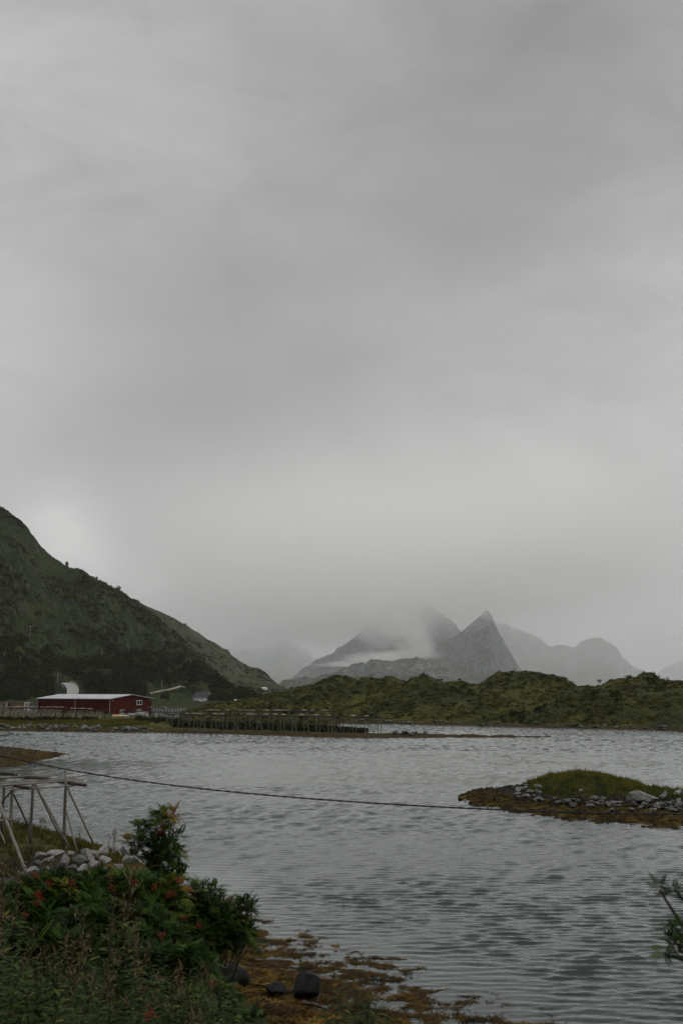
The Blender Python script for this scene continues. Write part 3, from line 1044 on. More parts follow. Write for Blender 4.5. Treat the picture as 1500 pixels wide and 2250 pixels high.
for (cx, cy, w, h, k) in HEAP:
    px, py = cx / 3.333, 1620 + cy / 3.333
    p = G(px, py, 2.2)
    for _ in range(6):
        p = G(px, py, float(bank_z(p.x, p.y)) + h / 3.333 / F * p.y * .45)
    Y = p.y
    s = Y / F / 3.333
    kind = {'p': 'pale', 'l': 'lichen', 'd': 'dark'}[k]
    o = rock(kind, p, (w * s * 1.2, w * s * 1.05, h * s * 1.3), rz=random.uniform(-0.6, 0.6), tilt=0.2, name='boulder')
    zg = float(bank_z(p.x, p.y))
    rows['top' if cy < 860 else ('middle' if cy < 915 else 'bottom')].append((px, o, kind))
# stones packed under and between them so that the heap stands on the bank
for rn, lst in rows.items():
    lst.sort(key=lambda q: q[0])
    for i, (px, o, kind) in enumerate(lst):
        adj = {'pale': 'pale grey', 'lichen': 'brownish grey', 'dark': 'dark grey'}[kind]
        tag(o, '%s angular boulder, %s from left, %s row of the near rock heap' % (adj, ORD[i], rn), 'boulder', 'boulders heaped on the near grassy bank')
# dark rocks on the near seaweed
o = rock('wet', G(675, 2178, 0.45) + Vector((0, 0.3, 0.1)), (0.62, 0.5, 0.52), rz=0.3, tilt=0.1, name='boulder', idx=1)
tag(o, 'round black wet boulder standing on the orange seaweed shore, largest on the flat', 'boulder')
o = rock('wet', G(605, 2172, 0.35), (0.48, 0.38, 0.24), rz=0.1, tilt=0.1, name='boulder', idx=2)
tag(o, 'low flat black wet boulder left of the round one on the seaweed', 'boulder')
o = rock('wet', G(500, 2145, 0.6), (0.98, 0.55, 0.42), rz=-0.25, tilt=0.12, name='boulder', idx=3)
tag(o, 'long dark slab of rock half hidden by the rowan beside the seaweed', 'boulder')
mb = MB()
p0, p1 = G(665, 2203, 0.45), G(725, 2221, 0.4)
mb.tube([p0, (p0 + p1) / 2 + Vector((0, 0, 0.06)), p1], [0.09, 0.07, 0.03], 7, wob=0.2)
mb.tube([p0 + Vector((0.5, 0, .03)), p0 + Vector((0.6, 0.12, 0.28))], [0.05, 0.02], 6)
tag(mb.build('driftwood', m_wood_dark), 'dark stick of driftwood lying on the orange seaweed', 'driftwood')

# islet stones
tot = 0
isl = []
tries = 0
while len(isl) < 90 and tries < 1500:
    tries += 1
    px = random.uniform(1135, 1500)
    band = np.interp(px, [1135, 1200, 1350, 1500], [1752, 1765, 1776, 1778])
    py = random.gauss(band, 9 if px > 1180 else 12)
    h = land_islet.hit(px, py, 84, 110, 160)
    if h is None or h.z < 0.45 or h.z > 1.5:
        continue
    s = random.uniform(0.16, 0.42) * (1.25 if random.random() < 0.25 else 1)
    o = rock(random.choice(['lichen', 'dark', 'dark', 'dark', 'dark']), h + Vector((0, 0, s * 0.22)), (s * random.uniform(0.9, 1.5), s, s * random.uniform(0.5, 0.85)), name='stone')
    isl.append((px, o))
for i in range(26):                                        # upper left scree and the stones at the right end
    if i < 12:
        px, py = random.uniform(1130, 1185), random.uniform(1726, 1750)
    else:
        px, py = random.uniform(1445, 1500), random.uniform(1740, 1772)
    h = land_islet.hit(px, py, 90, 112, 160)
    if h is None:
        continue
    s = random.uniform(0.18, 0.42)
    o = rock(random.choice(['lichen', 'dark', 'pale']), h + Vector((0, 0, s * 0.3)), (s * 1.2, s, s * 0.7), name='stone')
    isl.append((px, o))
for px, o in isl:
    tag(o, 'small grey stone among the rubble ringing the grassy islet', 'stone', 'stones ringing the grassy islet')
h = land_islet.hit(1410, 1762, 88, 112, 200)
o = rock('lichen', h + Vector((0, 0.3, 0.35)), (1.95, 0.9, 0.62), rz=0.02, tilt=0.02, name='boulder', idx=4)
tag(o, 'long flat-topped grey slab boulder on the right end of the grassy islet', 'boulder')

for px, py, s_ in ((148, 1239, 2.6), (213, 1270, 1.8), (304, 1320, 1.6)):
    p = P(px, py, 1158)
    o = rock('dark', (p.x, p.y, p.z - .5), (s_, s_, s_ * 1.3), name='boulder')
    tag(o, {148: 'tallest boulder standing on the left mountain skyline', 213: 'middle small boulder on the left mountain skyline', 304: 'lowest small boulder on the left mountain skyline'}[px], 'boulder')
# riprap below the barn and stones along the other shores
for i in range(92):
    px = random.uniform(-5, 330)
    base = np.interp(px, [0, 200, 330], [1598, 1600, 1605])
    h = land_a.hit(px, random.uniform(base - 5, base + 5), 235, 300, 200)
    if h is None:
        continue
    s = random.uniform(0.35, 0.85)
    o = rock(random.choice(['dark', 'dark', 'dark', 'lichen'] if px < 300 else ['dark']), h + Vector((0, 0, s * 0.15)), (s * 1.2, s, s * 0.75), name='stone')
    tag(o, 'grey stone in the rough stone bank below the red warehouse', 'stone', 'stones of the bank below the red warehouse')
for i in range(58):
    px = random.uniform(760, 1500)
    base = np.interp(px, [760, 860, 1000, 1200, 1500], [1585, 1587, 1590, 1595, 1602])
    h = land_c.hit(px, base + random.uniform(-4, 2), 260, 360, 220)
    if h is None:
        continue
    s = random.uniform(0.25, 0.75)
    o = rock(random.choice(['lichen', 'dark', 'dark']), h + Vector((0, 0, s * 0.1)), (s * 1.5, s, s * 0.6), name='stone')
    tag(o, 'grey stone on the far shoreline at the foot of the green hills', 'stone', 'stones along the foot of the green hills')
for i in range(24):
    px = random.choice([random.gauss(905, 22), random.uniform(850, 1150)])
    h = land_a.hit(px, random.uniform(1606, 1617), 225, 290, 200)
    if h is None:
        continue
    s = random.uniform(0.35, 0.9)
    o = rock('dark', h + Vector((0, 0, s * 0.3)), (s * 1.5, s, s * 0.9), name='stone')
    tag(o, 'dark stone on the low spit running out from the long drying rack', 'stone', 'stones on the low spit')


# ------------------------------------------------------------------ red warehouse
def barn():
    C0 = P(241, 1571, 365)
    z0 = C0.z - 0.4
    ang = math.radians(32)
    dl = Vector((-math.cos(ang), math.sin(ang), 0))       # along the long side, away to the left
    dw = Vector((math.sin(ang), math.cos(ang), 0))        # along the gable, away to the right
    Ln, W, E, RG = 37.8, 21.8, 6.0, 7.45
    root = empty('warehouse', (C0.x, C0.y, z0))
    tag(root, 'large dark red clad warehouse with a pale metal roof behind the shore', 'warehouse')
    o = Vector((0, 0, 0))

    def q(a, b, z):
        v = dl * a + dw * b
        return Vector((v.x, v.y, z))
    mb = MB()
    mid = W / 2
    for (b0, b1) in ((0, mid), (mid, W)):
        e0, e1 = (E, RG) if b0 == 0 else (RG, E)
        mb.hexa([q(0, b0, -1), q(0, b1, -1), q(Ln, b1, -1), q(Ln, b0, -1), q(0, b0, e0), q(0, b1, e1), q(Ln, b1, e1), q(Ln, b0, e0)])
    mb.build('wall', m_barn, root)
    mb = MB()
    t = 0.22
    for (b0, b1, e0, e1) in ((-0.5, mid, E - 0.07, RG), (mid, W + 0.5, RG, E - 0.07)):
        mb.hexa([q(-0.5, b0, e0 + 0.02), q(-0.5, b1, e1 + 0.02), q(Ln + .5, b1, e1 + 0.02), q(Ln + .5, b0, e0 + .02),
                 q(-0.5, b0, e0 + t), q(-0.5, b1, e1 + t), q(Ln + .5, b1, e1 + t), q(Ln + .5, b0, e0 + t)])
    mb.build('roof', m_roof, root)
    # white corner strips and downpipes on the long side
    for a in (0.0, 17.6, Ln):
        mb = MB()
        mb.hexa([q(a - .07, -0.12, -1), q(a + .07, -0.12, -1), q(a + .07, -0.01, -1), q(a - .07, -0.01, -1),
                 q(a - .07, -0.12, E - .1), q(a + .07, -0.12, E - .1), q(a + .07, -0.01, E - .1), q(a - .07, -0.01, E - .1)])
        mb.build('downpipe', m_steel, root)

    def win(b, z, w, h, panes, frame=True):
        mb = MB()
        d0, d1 = -0.12, -0.005
        fr = 0.16

        def bar(b0, b1, z0_, z1_, dd=0.0):
            mb.hexa([q(d0 + dd, b0, z0_), q(d0 + dd, b1, z0_), q(d1, b1, z0_), q(d1, b0, z0_), q(d0 + dd, b0, z1_), q(d0 + dd, b1, z1_), q(d1, b1, z1_), q(d1, b0, z1_)])
        bar(b, b + w, z, z + fr); bar(b, b + w, z + h - fr, z + h)
        for k in range(panes + 1):
            bb = b + (w - fr) * k / panes
            bar(bb, bb + fr, z + fr, z + h - fr)
        f = mb.build('window', m_white, root)
        g = MB()
        g.hexa([q(-0.07, b + .02, z + .02), q(-0.07, b + w - .02, z + .02), q(-0.015, b + w - .02, z + .02), q(-0.015, b + .02, z + .02),
                q(-0.07, b + .02, z + h - .02), q(-0.07, b + w - .02, z + h - .02), q(-0.015, b + w - .02, z + h - .02), q(-0.015, b + .02, z + h - .02)])
        g.build('pane', m_glass, f)
    # positions along the gable from the photo
    win(13.6, 3.75, 2.9, 1.7, 2)
    win(5.2, 0.7, 2.8, 1.5, 2)
    win(13.7, 0.6, 2.4, 1.5, 2)
    mb = MB()
    mb.hexa([q(-0.10, 11.6, 4.9), q(-0.10, 13.1, 4.9), q(-.005, 13.1, 4.9), q(-.005, 11.6, 4.9), q(-0.10, 11.6, 6.1), q(-0.10, 13.1, 6.1), q(-.005, 13.1, 6.1), q(-.005, 11.6, 6.1)])
    mb.build('hatch', m_black, root)
    for b in (1.0, W - 1.2):
        mb = MB()
        mb.box(q(-0.25, b, E - 0.55), (0.3, 0.3, 0.22))
        mb.build('wall_lamp', m_white, root)
    return root


barn()


def gabled_house(px, py, Y, rz, L, W, E, RG, label, wallmat, roofmat, wins=(), name='house', chimney=False, land=None):
    p = P(px, py, Y)
    if land is not None:
        q = land.hit(px, py, Y - 120, Y + 160, 600)
        if q is not None:
            p = P(px, py, q.y - W * 1.4)
    root = empty(name, (p.x, p.y, p.z), rz)
    tag(root, label, name)
    mb = MB()
    for (b0, b1, e0, e1) in ((-W / 2, 0, E, RG), (0, W / 2, RG, E)):
        mb.hexa([(-L / 2, b0, -1.5), (L / 2, b0, -1.5), (L / 2, b1, -1.5), (-L / 2, b1, -1.5), (-L / 2, b0, e0), (L / 2, b0, e0), (L / 2, b1, e1), (-L / 2, b1, e1)])
    mb.build('wall', wallmat, root)
    mb = MB()
    for s in (-1, 1):
        b = s * (W / 2 + .35)
        ee = E - 0.35 * (RG - E) / (W / 2)
        pts = [(-L / 2 - .3, b, ee + .02), (L / 2 + .3, b, ee + .02), (L / 2 + .3, 0, RG + .02), (-L / 2 - .3, 0, RG + .02)]
        top = [(x, y, z + .2) for x, y, z in pts]
        if s == 1:
            pts = pts[::-1]; top = top[::-1]
        mb.hexa(pts + top)
    r = mb.build('roof', roofmat, root)
    if chimney:
        mb = MB(); mb.box((0.5, 0, RG + .5), (.6, .6, 1.2)); mb.build('chimney', m_stone3, r)
    for (side, a, z, w, h) in wins:
        mb = MB()
        if side == 'front':
            mb.box((a, -W / 2 - .03, z), (w, .08, h))
        else:
            mb.box((L / 2 + .03, a, z), (.08, w, h))
        mb.build('window', m_glass, root)
    return root


gabled_house(446, 1540, 760, math.radians(-36), 13.0, 6.5, 2.6, 6.2, 'white house with a steep dark roof and windowed gable by the inlet', m_white, m_roofdark,
             [('front', -4.5, 1.4, .8, .9), ('front', -1.5, 1.4, .8, .9), ('front', 2.5, 1.4, .8, .9), ('gable', -1.5, 1.3, .8, 1.2), ('gable', 0, 1.3, .8, 1.2), ('gable', 1.5, 1.3, .8, 1.2), ('gable', 0, 4.0, .7, 1.1)], chimney=True, land=land_m)
gabled_house(555, 1525, 1290, math.radians(-25), 11.0, 7, 2.8, 5.2, 'small white house beside the coast road under the far ridge', m_white, m_white,
             [('front', -2, 1.5, 1.2, 1.4), ('front', 2, 1.5, 1.2, 1.4)], land=land_r)
gabled_house(581, 1514.5, 1330, math.radians(-10), 7, 4, 1.4, 2.4, 'tiny white cabin above the coast road at the ridge end', m_white, m_white, [('front', 0, .9, 1, .8)], name='cabin', land=land_r)
gabled_house(533, 1549, 560, math.radians(5), 8.5, 5, 1.6, 2.8, 'low white roofed boathouse peeping over the green knoll', m_white, m_white, [('front', -2, .9, .8, .7)], name='boathouse')

# sheds left of the warehouse
def box_thing(name, label, px0, px1, py0, py1, Y, depth, mat, roofmat=None, extra=None):
    a, b = P(px0, py1, Y), P(px1, py1, Y)
    zt = P(px0, py0, Y).z
    root = empty(name, ((a.x + b.x) / 2, Y, a.z))
    tag(root, label, name.split('_')[-1])
    w, h = b.x - a.x, zt - a.z
    mb = MB(); mb.hexa([(-w/2, 0, -.8), (w/2, 0, -.8), (w/2, depth, -.8), (-w/2, depth, -.8), (-w/2, 0, h), (w/2, 0, h), (w/2, depth, h - .15), (-w/2, depth, h - .15)])
    mb.build('wall', mat, root)
    mb = MB(); mb.hexa([(-w/2 - .2, -.25, h + .003), (w/2 + .2, -.25, h + .003), (w/2 + .2, depth + .2, h - .14), (-w/2 - .2, depth + .2, h - .14),
                        (-w/2 - .2, -.25, h + .15), (w/2 + .2, -.25, h + .15), (w/2 + .2, depth + .2, h + .01), (-w/2 - .2, depth + .2, h + .01)])
    mb.build('roof', roofmat or m_wood_pale, root)
    return root, w, h


r_, w, h = box_thing('storage_shed', 'long low tan boarded shed left of the red warehouse', 12, 53, 1543, 1557, 400, 5, m_tan)
mb = MB(); mb.box((-w * .3, -.04, h * .45), (1.4, .08, h * .8)); mb.build('door', m_wood_dark, r_)
r_, w, h = box_thing('utility_cabin', 'small white cabin between the tan shed and red warehouse', 54, 62.5, 1544, 1556, 396, 2.4, m_white, m_white)
mb = MB(); mb.box((0.1, -.04, h * .45), (.7, .08, h * .75)); mb.build('door', m_net, r_)
r_, w, h = box_thing('garden_shed', 'pale pink shed at the left edge behind the fish racks', -14, 10, 1543, 1555, 395, 4, m_net, m_wood_pale)
mb = MB(); mb.box((2.0, -.04, h * .45), (.9, .08, h * .6)); mb.build('window', m_glass, r_)
# grey hoarding
a, b = P(63, 1557, 392), P(86, 1557, 392)
root = empty('hoarding', a); tag(root, 'grey sheet hoarding joining the white cabin to the red warehouse', 'fence')
for i in range(4):
    mb = MB(); mb.box(((b.x - a.x) * (i + .5) / 4, 0, 0.9), ((b.x - a.x) / 4 - .03, .06, 2.2)); mb.build('panel', m_stone3, root)
for i in range(5):
    mb = MB(); mb.box(((b.x - a.x) * i / 4, .08, 0.9), (.1, .1, 2.5)); mb.build('post', m_wood, root)


# upturned boat, tubs, heap by the warehouse
def boat():
    p = P(263, 1575.5, 335)
    root = empty('rowing_boat', (p.x, p.y, p.z), 0.06)
    tag(root, 'upturned tan rowing boat lying in front of the red warehouse', 'boat')
    Lb, Wb, Hb = 4.6, 1.7, 0.75
    vs, fs = [], []
    N, M = 14, 9
    for i in range(N + 1):
        t = i / N
        w = Wb / 2 * (math.sin(math.pi * min(t * 0.92 + 0.08, 1)) ** 0.6 + 0.02)
        hh = Hb * (0.75 + 0.25 * math.cos((t - .5) * 2))
        for k in range(M):
            a_ = math.pi * k / (M - 1)
            vs.append(((t - .5) * Lb, -math.cos(a_) * w, 0.12 * abs(2 * t - 1) ** 2 + math.sin(a_) ** 0.7 * hh))
    for i in range(N):
        for k in range(M - 1):
            fs.append((i * M + k, i * M + k + 1, (i + 1) * M + k + 1, (i + 1) * M + k))
    mb = MB(); mb.add(vs, fs); mb.build('hull', m_boat, root, smooth=True)
    mb = MB(); mb.tube([(-Lb / 2, 0, .3), (-1.6, 0, Hb), (0, 0, Hb + .03), (1.6, 0, Hb), (Lb / 2, 0, .3)], .05, 6); mb.build('keel', m_wood, root)
    for s in (-1, 1):
        mb = MB()
        mb.tube([((i / N - .5) * Lb, s * (Wb / 2 * (math.sin(math.pi * min(i / N * 0.92 + 0.08, 1)) ** 0.6 + 0.02) + .01), 0.12 * abs(2 * i / N - 1) ** 2 + .02) for i in range(N + 1)], .04, 5)
        mb.build('gunwale', m_white, root)


boat()


def tub(px, py, Y, label, group=None, w=1.3, h=0.8):
    p = P(px, py, Y)
    root = empty('fish_tub', (p.x, p.y, p.z), random.uniform(-.3, .3)); tag(root, label, 'tub', group)
    a = w / 2
    mb = MB()
    mb.hexa([(-a * .9, -a * .8, 0.1), (a * .9, -a * .8, .1), (a * .9, a * .8, .1), (-a * .9, a * .8, .1), (-a, -a * .9, h), (a, -a * .9, h), (a, a * .9, h), (-a, a * .9, h)])
    mb.build('body', m_white, root)
    mb = MB(); mb.box((0, 0, h + .043), (w + .1, w * .9 + .1, .08)); mb.build('rim', m_white, root)
    for s in (-1, 1):
        mb = MB(); mb.box((s * a * .6, 0, -.05), (.16, w * .8, .29)); mb.build('foot', m_white, root)


tub(278, 1577, 333, 'white fish tub on the grass beside the upturned boat', w=1.7, h=.7)
tub(289, 1572, 345, 'wide low white tub between the boat and warehouse corner', w=2.2, h=.6)
for i, px in enumerate((301, 308, 315, 322)):
    for k in range(2):
        tub(px, 1574 - k * 6.0, 350, 'white fish tub, %s from the left in the %s row stacked before the gable' % (ORD[i], ('bottom', 'top')[k]), 'white fish tubs stacked before the warehouse gable', w=1.05, h=.75)


def lump(name, label, cat, p, sx, sy, sz, mat, seed, group=None, rz=0.0):
    n = 28
    th = np.linspace(0, 2 * np.pi, n, endpoint=False)
    ph = np.linspace(0.02, np.pi - 0.02, 14)
    TT, PH = np.meshgrid(th, ph)
    x, y, z = np.cos(TT) * np.sin(PH), np.sin(TT) * np.sin(PH), np.cos(PH)
    r = 1 + 0.35 * fbm(x * 1.6 + seed, y * 1.6 + z * 2.1, 4, seed)
    v = np.stack([x * r * sx, y * r * sy, np.maximum(z * r * sz, -0.3 * sz)], -1).reshape(-1, 3)
    f = []
    for i in range(13):
        for k in range(n):
            f.append((i * n + k, (i + 1) * n + k, (i + 1) * n + (k + 1) % n, i * n + (k + 1) % n))
    o = mesh_np(name, v, f, mat, smooth=True)
    o.location = p
    o.rotation_euler = (0, 0, rz)
    tag(o, label, cat, group)
    return o


lump('net_heap', 'black heap of old nets on the grass in front of the warehouse', 'net heap', P(234, 1583, 322), 2.2, 1.1, 1.3, m_black, 5)
lump('net_heap', 'smaller grey net heap at the right foot of the black one', 'net heap', P(246, 1585, 318), 1.0, .8, .7, m_stone2, 8)


# ------------------------------------------------------------------ drying racks, far
def rack(label, A_, B_, H, Wd, bays, wood=m_rackwood, rails=2, xbrace=0.6, sticks=0, cover=None, seed=0, lean=1.0):
    """A_, B_: ground points of the front posts"""
    r = random.Random(seed)
    A_, B_ = Vector(A_), Vector(B_)
    root = empty('drying_rack', A_)
    tag(root, label, 'drying rack', 'fish drying racks along the shore')
    d = B_ - A_
    dirv = Vector((d.x, d.y, 0)).normalized()
    nrm = Vector((-dirv.y, dirv.x, 0))
    if nrm.y < 0:
        nrm = -nrm
    for i in range(bays + 1):
        q = d * (i / bays)
        for k in (0, 1):
            b = q + nrm * (Wd * k)
            mb = MB()
            mb.tube([b + Vector((0, 0, -.8)), b + Vector((r.uniform(-.1, .1), r.uniform(-.1, .1), H))], .11, 5)
            mb.build('post', wood, root)
        if r.random() < xbrace:
            mb = MB()
            s = r.choice((-1, 1))
            mb.tube([q + nrm * r.choice((0, Wd)) + dirv * s * r.uniform(1.2, 2.2) * lean + Vector((0, -.4, -.5)), q + Vector((0, 0, H - .3))], .06, 5)
            mb.build('brace', wood, root)
        if r.random() < xbrace:
            mb = MB()
            s = r.choice((-1, 1))
            mb.tube([q + nrm * Wd + dirv * s * r.uniform(1.2, 2.4) * lean + Vector((0, 0, -.4)), q + nrm * Wd + Vector((0, 0, H - .3))], .06, 5)
            mb.build('brace', wood, root)
        if i % 2 == 0:
            mb = MB()
            mb.tube([q + nrm * -.5 + Vector((0, 0, H + .05)), q + nrm * (Wd + .5) + Vector((0, 0, H + .05))], .09, 5)
            mb.build('cross_beam', m_rackdark, root)
    for k in range(rails):
        mb = MB()
        b = nrm * (Wd * k / max(rails - 1, 1))
        pts = []
        for i in range(bays * 2 + 1):
            pts.append(d * (i / bays / 2) + b + Vector((0, 0, H + .2 + r.uniform(-.06, .06))))
        pts[0] -= dirv * .8
        pts[-1] += dirv * .8
        mb.tube(pts, .10, 5)
        mb.build('rail', m_rackdark, root)
    if cover:
        mb = MB()
        for c0, c1 in cover:
            n = 12
            vs, fs = [], []
            for i in range(n + 1):
                t = c0 + (c1 - c0) * i / n
                for k in (0, 1):
                    v = d * t + nrm * (Wd * k * 1.1 - .2) + Vector((0, 0, H + .38 + r.uniform(-.07, .1)))
                    vs += [v, v + Vector((0, 0, .16))]
            for i in range(n):
                a = i * 4; b2 = a + 4
                fs += [(a, b2, b2 + 1, a + 1), (a + 2, a + 3, b2 + 3, b2 + 2), (a + 1, b2 + 1, b2 + 3, a + 3), (a, a + 2, b2 + 2, b2)]
            fs += [(0, 1, 3, 2), (n * 4, n * 4 + 2, n * 4 + 3, n * 4 + 1)]
            mb.add(vs, fs)
        mb.build('cover', m_net, root)
    for i in range(sticks):
        t = (i + r.uniform(-.3, .3)) / sticks
        q = d * t + Vector((0, -.25, 0))
        ln = r.uniform(1.6, 2.6)
        mb = MB()
        top = q + Vector((0, 0, H + .1 - r.uniform(0, .5)))
        mb.tube([top, top + dirv * -r.uniform(.2, .9) + Vector((0, -.2, -ln))], r.uniform(.04, .065), 4)
        mb.build('stick', m_stick, root)
    return root, A_, d, nrm, H


def gpt(land, x_px, Y, default):
    p = P(x_px, 1600, Y)
    z = land.z(p.x, p.y)
    if z < -5:
        z = default
    return Vector((p.x, p.y, z))


gA, gB = gpt(land_a, 368, 262, .7), gpt(land_a, 830, 243, .4)
gA.z, gB.z = .75, .45
front = rack('longest drying rack of grey posts and crossed braces on the shore spit', gA, gB, 3.75, 2.4, 18, xbrace=.85, seed=3)
gA2, gB2 = gpt(land_c, 448, 305, .8), gpt(land_c, 735, 302, .8)
gA2.z, gB2.z = .9, .9
rear = rack('second long drying rack standing behind the longest at the foot of the knoll', gA2, gB2, 3.5, 2.4, 14, xbrace=.6, seed=5)
gA3, gB3 = P(249, 1577, 372), P(408, 1577.5, 366)
r3 = rack('dark drying rack right of the warehouse against the pale inlet water', gA3, gB3, 3.3, 3.0, 12, wood=m_rackdark, xbrace=.9, seed=7, lean=.8)
gA4, gB4 = P(-12, 1583, 292), P(138, 1583, 296)
r4 = rack('drying rack hung with pale slanting sticks and a faded cover at left edge', gA4, gB4, 3.3, 3.0, 9, wood=m_rackdark, sticks=74, cover=[(0, .62), (.66, 1.0)], seed=9, xbrace=.3)
gA5, gB5 = P(150, 1582, 298), P(230, 1584, 300)
r5 = rack('short stick hung drying rack in front of the warehouse long wall', gA5, gB5, 2.9, 2.6, 5, wood=m_rackdark, sticks=34, cover=[(0.05, .66)], seed=11, xbrace=.3)
gA6, gB6 = P(285, 1583, 320), P(420, 1588, 300)
r6 = rack('low drying rack between the warehouse yard and the longest rack', gA6, gB6, 2.6, 2.4, 7, wood=m_rackwood, seed=13, xbrace=.5)


def net_bundle(rk, t, k, idx, total, where, big=1.0):
    root, a, d, nrm, H = rk
    p = a + d * t + nrm * random.uniform(.2, 2.0) + Vector((0, 0, H + .42))
    lump('net_bundle', 'faded bundle of netting, %s from the left on the %s drying rack' % (ORD[idx], where), 'net bundle', p,
         random.uniform(.45, 1.3) * big, .6, random.uniform(.16, .34), m_net, 30 + idx * 3 + k, 'net bundles on the drying racks', rz=random.uniform(-.3, .3))


fr = [408, 420, 436, 475, 489, 558, 588, 608, 627, 665, 696, 725, 777, 802]
for i, px in enumerate(fr):
    net_bundle(front, (px - 368) / 462, 0, i, len(fr), 'longest front')
re_ = [459, 472, 497, 525, 542, 553, 583, 607, 627, 665, 686, 712]
for i, px in enumerate(re_):
    net_bundle(rear, (px - 448) / 287, 1, i, len(re_), 'rear')
for i, t in enumerate((.12, .5, .68)):
    net_bundle(r3, t, 2, i, 3, 'dark inlet')

# ------------------------------------------------------------------ near drying rack
root = empty('drying_rack', P(73, 1845, 61))
tag(root, 'near weathered pole drying rack with dark beams on the grassy bank', 'drying rack')
R0 = root.location.copy()


def pole(name, mat, a, b, r0, r1=None, n=8, bow=0.0):
    a, b = P(*a) - R0, P(*b) - R0
    mb = MB()
    m = (a + b) / 2 + Vector((0, 0, -bow))
    mb.tube([a, a.lerp(m, .5) + Vector((random.uniform(-.02, .02), 0, -bow * .25)), m, m.lerp(b, .5) + Vector((random.uniform(-.02, .02), 0, 0)), b], [r0, r0, (r0 + (r1 or r0)) / 2, r1 or r0, r1 or r0], n, wob=.06)
    mb.build(name, mat, root, smooth=True)


for a, b in (((145.5, 1712, 60), (140, 1862, 60)), ((73.5, 1712, 62.5), (67, 1853, 62.5)), ((28.5, 1722, 60.5), (22, 1850, 60.5)), ((10.5, 1712, 64), (5, 1832, 64)), ((-22, 1716, 61), (-26, 1850, 61))):
    pole('post', m_wood, a, b, .085, .10)
for a, b, r in (((148.5, 1730, 59.8), (205, 1852, 60), .055), ((147, 1785, 59.9), (170, 1870, 58.6), .045), ((76, 1722, 62.3), (133, 1838, 63), .06), ((80, 1724, 62.2), (151, 1858, 59.5), .06),
                ((27, 1738, 60.4), (65, 1818, 66), .055), ((-4, 1756, 57), (60, 1924, 51.5), .085), ((26, 1737, 60.4), (2, 1766, 62), .05), ((-8, 1806, 60), (12, 1854, 58), .045), ((10, 1722, 63.9), (30, 1738, 60.6), .05)):
    pole('brace', m_wood, a, b, r)
for a, b in (((127, 1717.5, 61), (189, 1725.5, 59)), ((56, 1707.5, 63.5), (108, 1712, 62)), ((14, 1722.5, 61.5), (67, 1732, 59.5)), ((-30, 1696, 65), (37, 1702, 63.5))):
    pole('beam', m_wood_dark, a, b, .095)
for a, b in (((-30, 1726, 60.9), (186, 1711.5, 60.2)), ((-30, 1723, 61.2), (174, 1709, 60.6)), ((-30, 1728, 60.7), (182, 1714.5, 60.0)), ((-30, 1711, 63.6), (111, 1703, 62.9)),
             ((-30, 1709, 63.9), (114, 1706, 62.8)), ((22, 1735.5, 60.3), (165, 1727, 60.0)), ((-20, 1804, 60.4), (27, 1801, 60.4))):
    pole('rail', m_wood_pale, a, b, .05, .04)
pole('upright_stick', m_wood, (144, 1688, 60.2), (144, 1716, 60.2), .03)
pole('upright_stick', m_wood, (33, 1692, 60.8), (32.5, 1724, 60.8), .03)

# ------------------------------------------------------------------ cable
cab = [(-500, 1505), (-250, 1590), (0, 1659), (75, 1677), (150, 1692), (300, 1715), (450, 1733), (600, 1748), (750, 1760), (900, 1770), (1050, 1777.5), (1200, 1783), (1350, 1786.5), (1500, 1789), (1750, 1786), (2000, 1776)]
cpx = np.array([c[0] for c in cab], float); cpy = np.array([c[1] for c in cab], float)
co = np.polyfit(cpx[2:-2], cpy[2:-2], 4)
pts = []
for px in np.linspace(-500, 2000, 700):
    py = np.polyval(co, px) if 0 <= px <= 1500 else float(np.interp(px, cpx, cpy)) + (np.polyval(co, 0) - 1659 if px < 0 else np.polyval(co, 1500) - 1789)
    pts.append(P(px, py, 24.5 - px * 0.0028))
mb = MB()
for k in range(2):
    hel = []
    for i, p in enumerate(pts):
        an = i * 0.55 + k * math.pi
        hel.append(p + Vector((0, math.sin(an) * .008, math.cos(an) * .008)))
    mb.tube(hel, .0125, 6)
tag(mb.build('cable', m_cable), 'black twisted cable sagging across the water from the left', 'cable')


# ------------------------------------------------------------------ roads
def drape_strip(name, land, left, right, mat, lift, yr, kind='structure', subdiv=10, skirt=.5):
    def res(pl):
        pl = np.array(pl, float)
        t = np.linspace(0, len(pl) - 1, (len(pl) - 1) * subdiv + 1)
        return np.interp(t, range(len(pl)), pl[:, 0]), np.interp(t, range(len(pl)), pl[:, 1])
    lx, ly = res(left); rx, ry = res(right)
    mb = MB(); vs, fs = [], []
    st = list(zip(lx, ly, rx, ry))
    ys = []
    for q in st:
        hh = [land.hit(q[0], q[1], *yr, 500), land.hit(q[2], q[3], *yr, 500), land.hit((q[0] + q[2]) / 2, (q[1] + q[3]) / 2, *yr, 500)]
        hh = [v.y for v in hh if v is not None]
        ys.append(min(hh) if hh else np.nan)
    ys = np.array(ys); ii = np.arange(len(ys)); ok = ~np.isnan(ys)
    if ok.sum() < 3:
        return None
    c_ = np.polyfit(ii[ok], ys[ok], 1)
    fit = np.polyval(c_, ii)
    fit -= max(0, np.max((fit - ys)[ok])) + lift
    n = 0
    for q, Yq in zip(st, fit):
        A1, B1 = P(q[0], q[1], Yq), P(q[2], q[3], Yq)
        vs += [A1, B1, A1 + Vector((0, 0, -skirt)), B1 + Vector((0, 0, -skirt))]
        if n:
            k = (n - 1) * 4; j = n * 4
            fs += [(k, k + 1, j + 1, j), (k + 1, k + 3, j + 3, j + 1), (k, j, j + 2, k + 2)]
        n += 1
    if n < 2:
        return None
    mb.add(vs, fs)
    o = mb.build(name, mat)
    tag(o, kind=kind)
    return o, vs


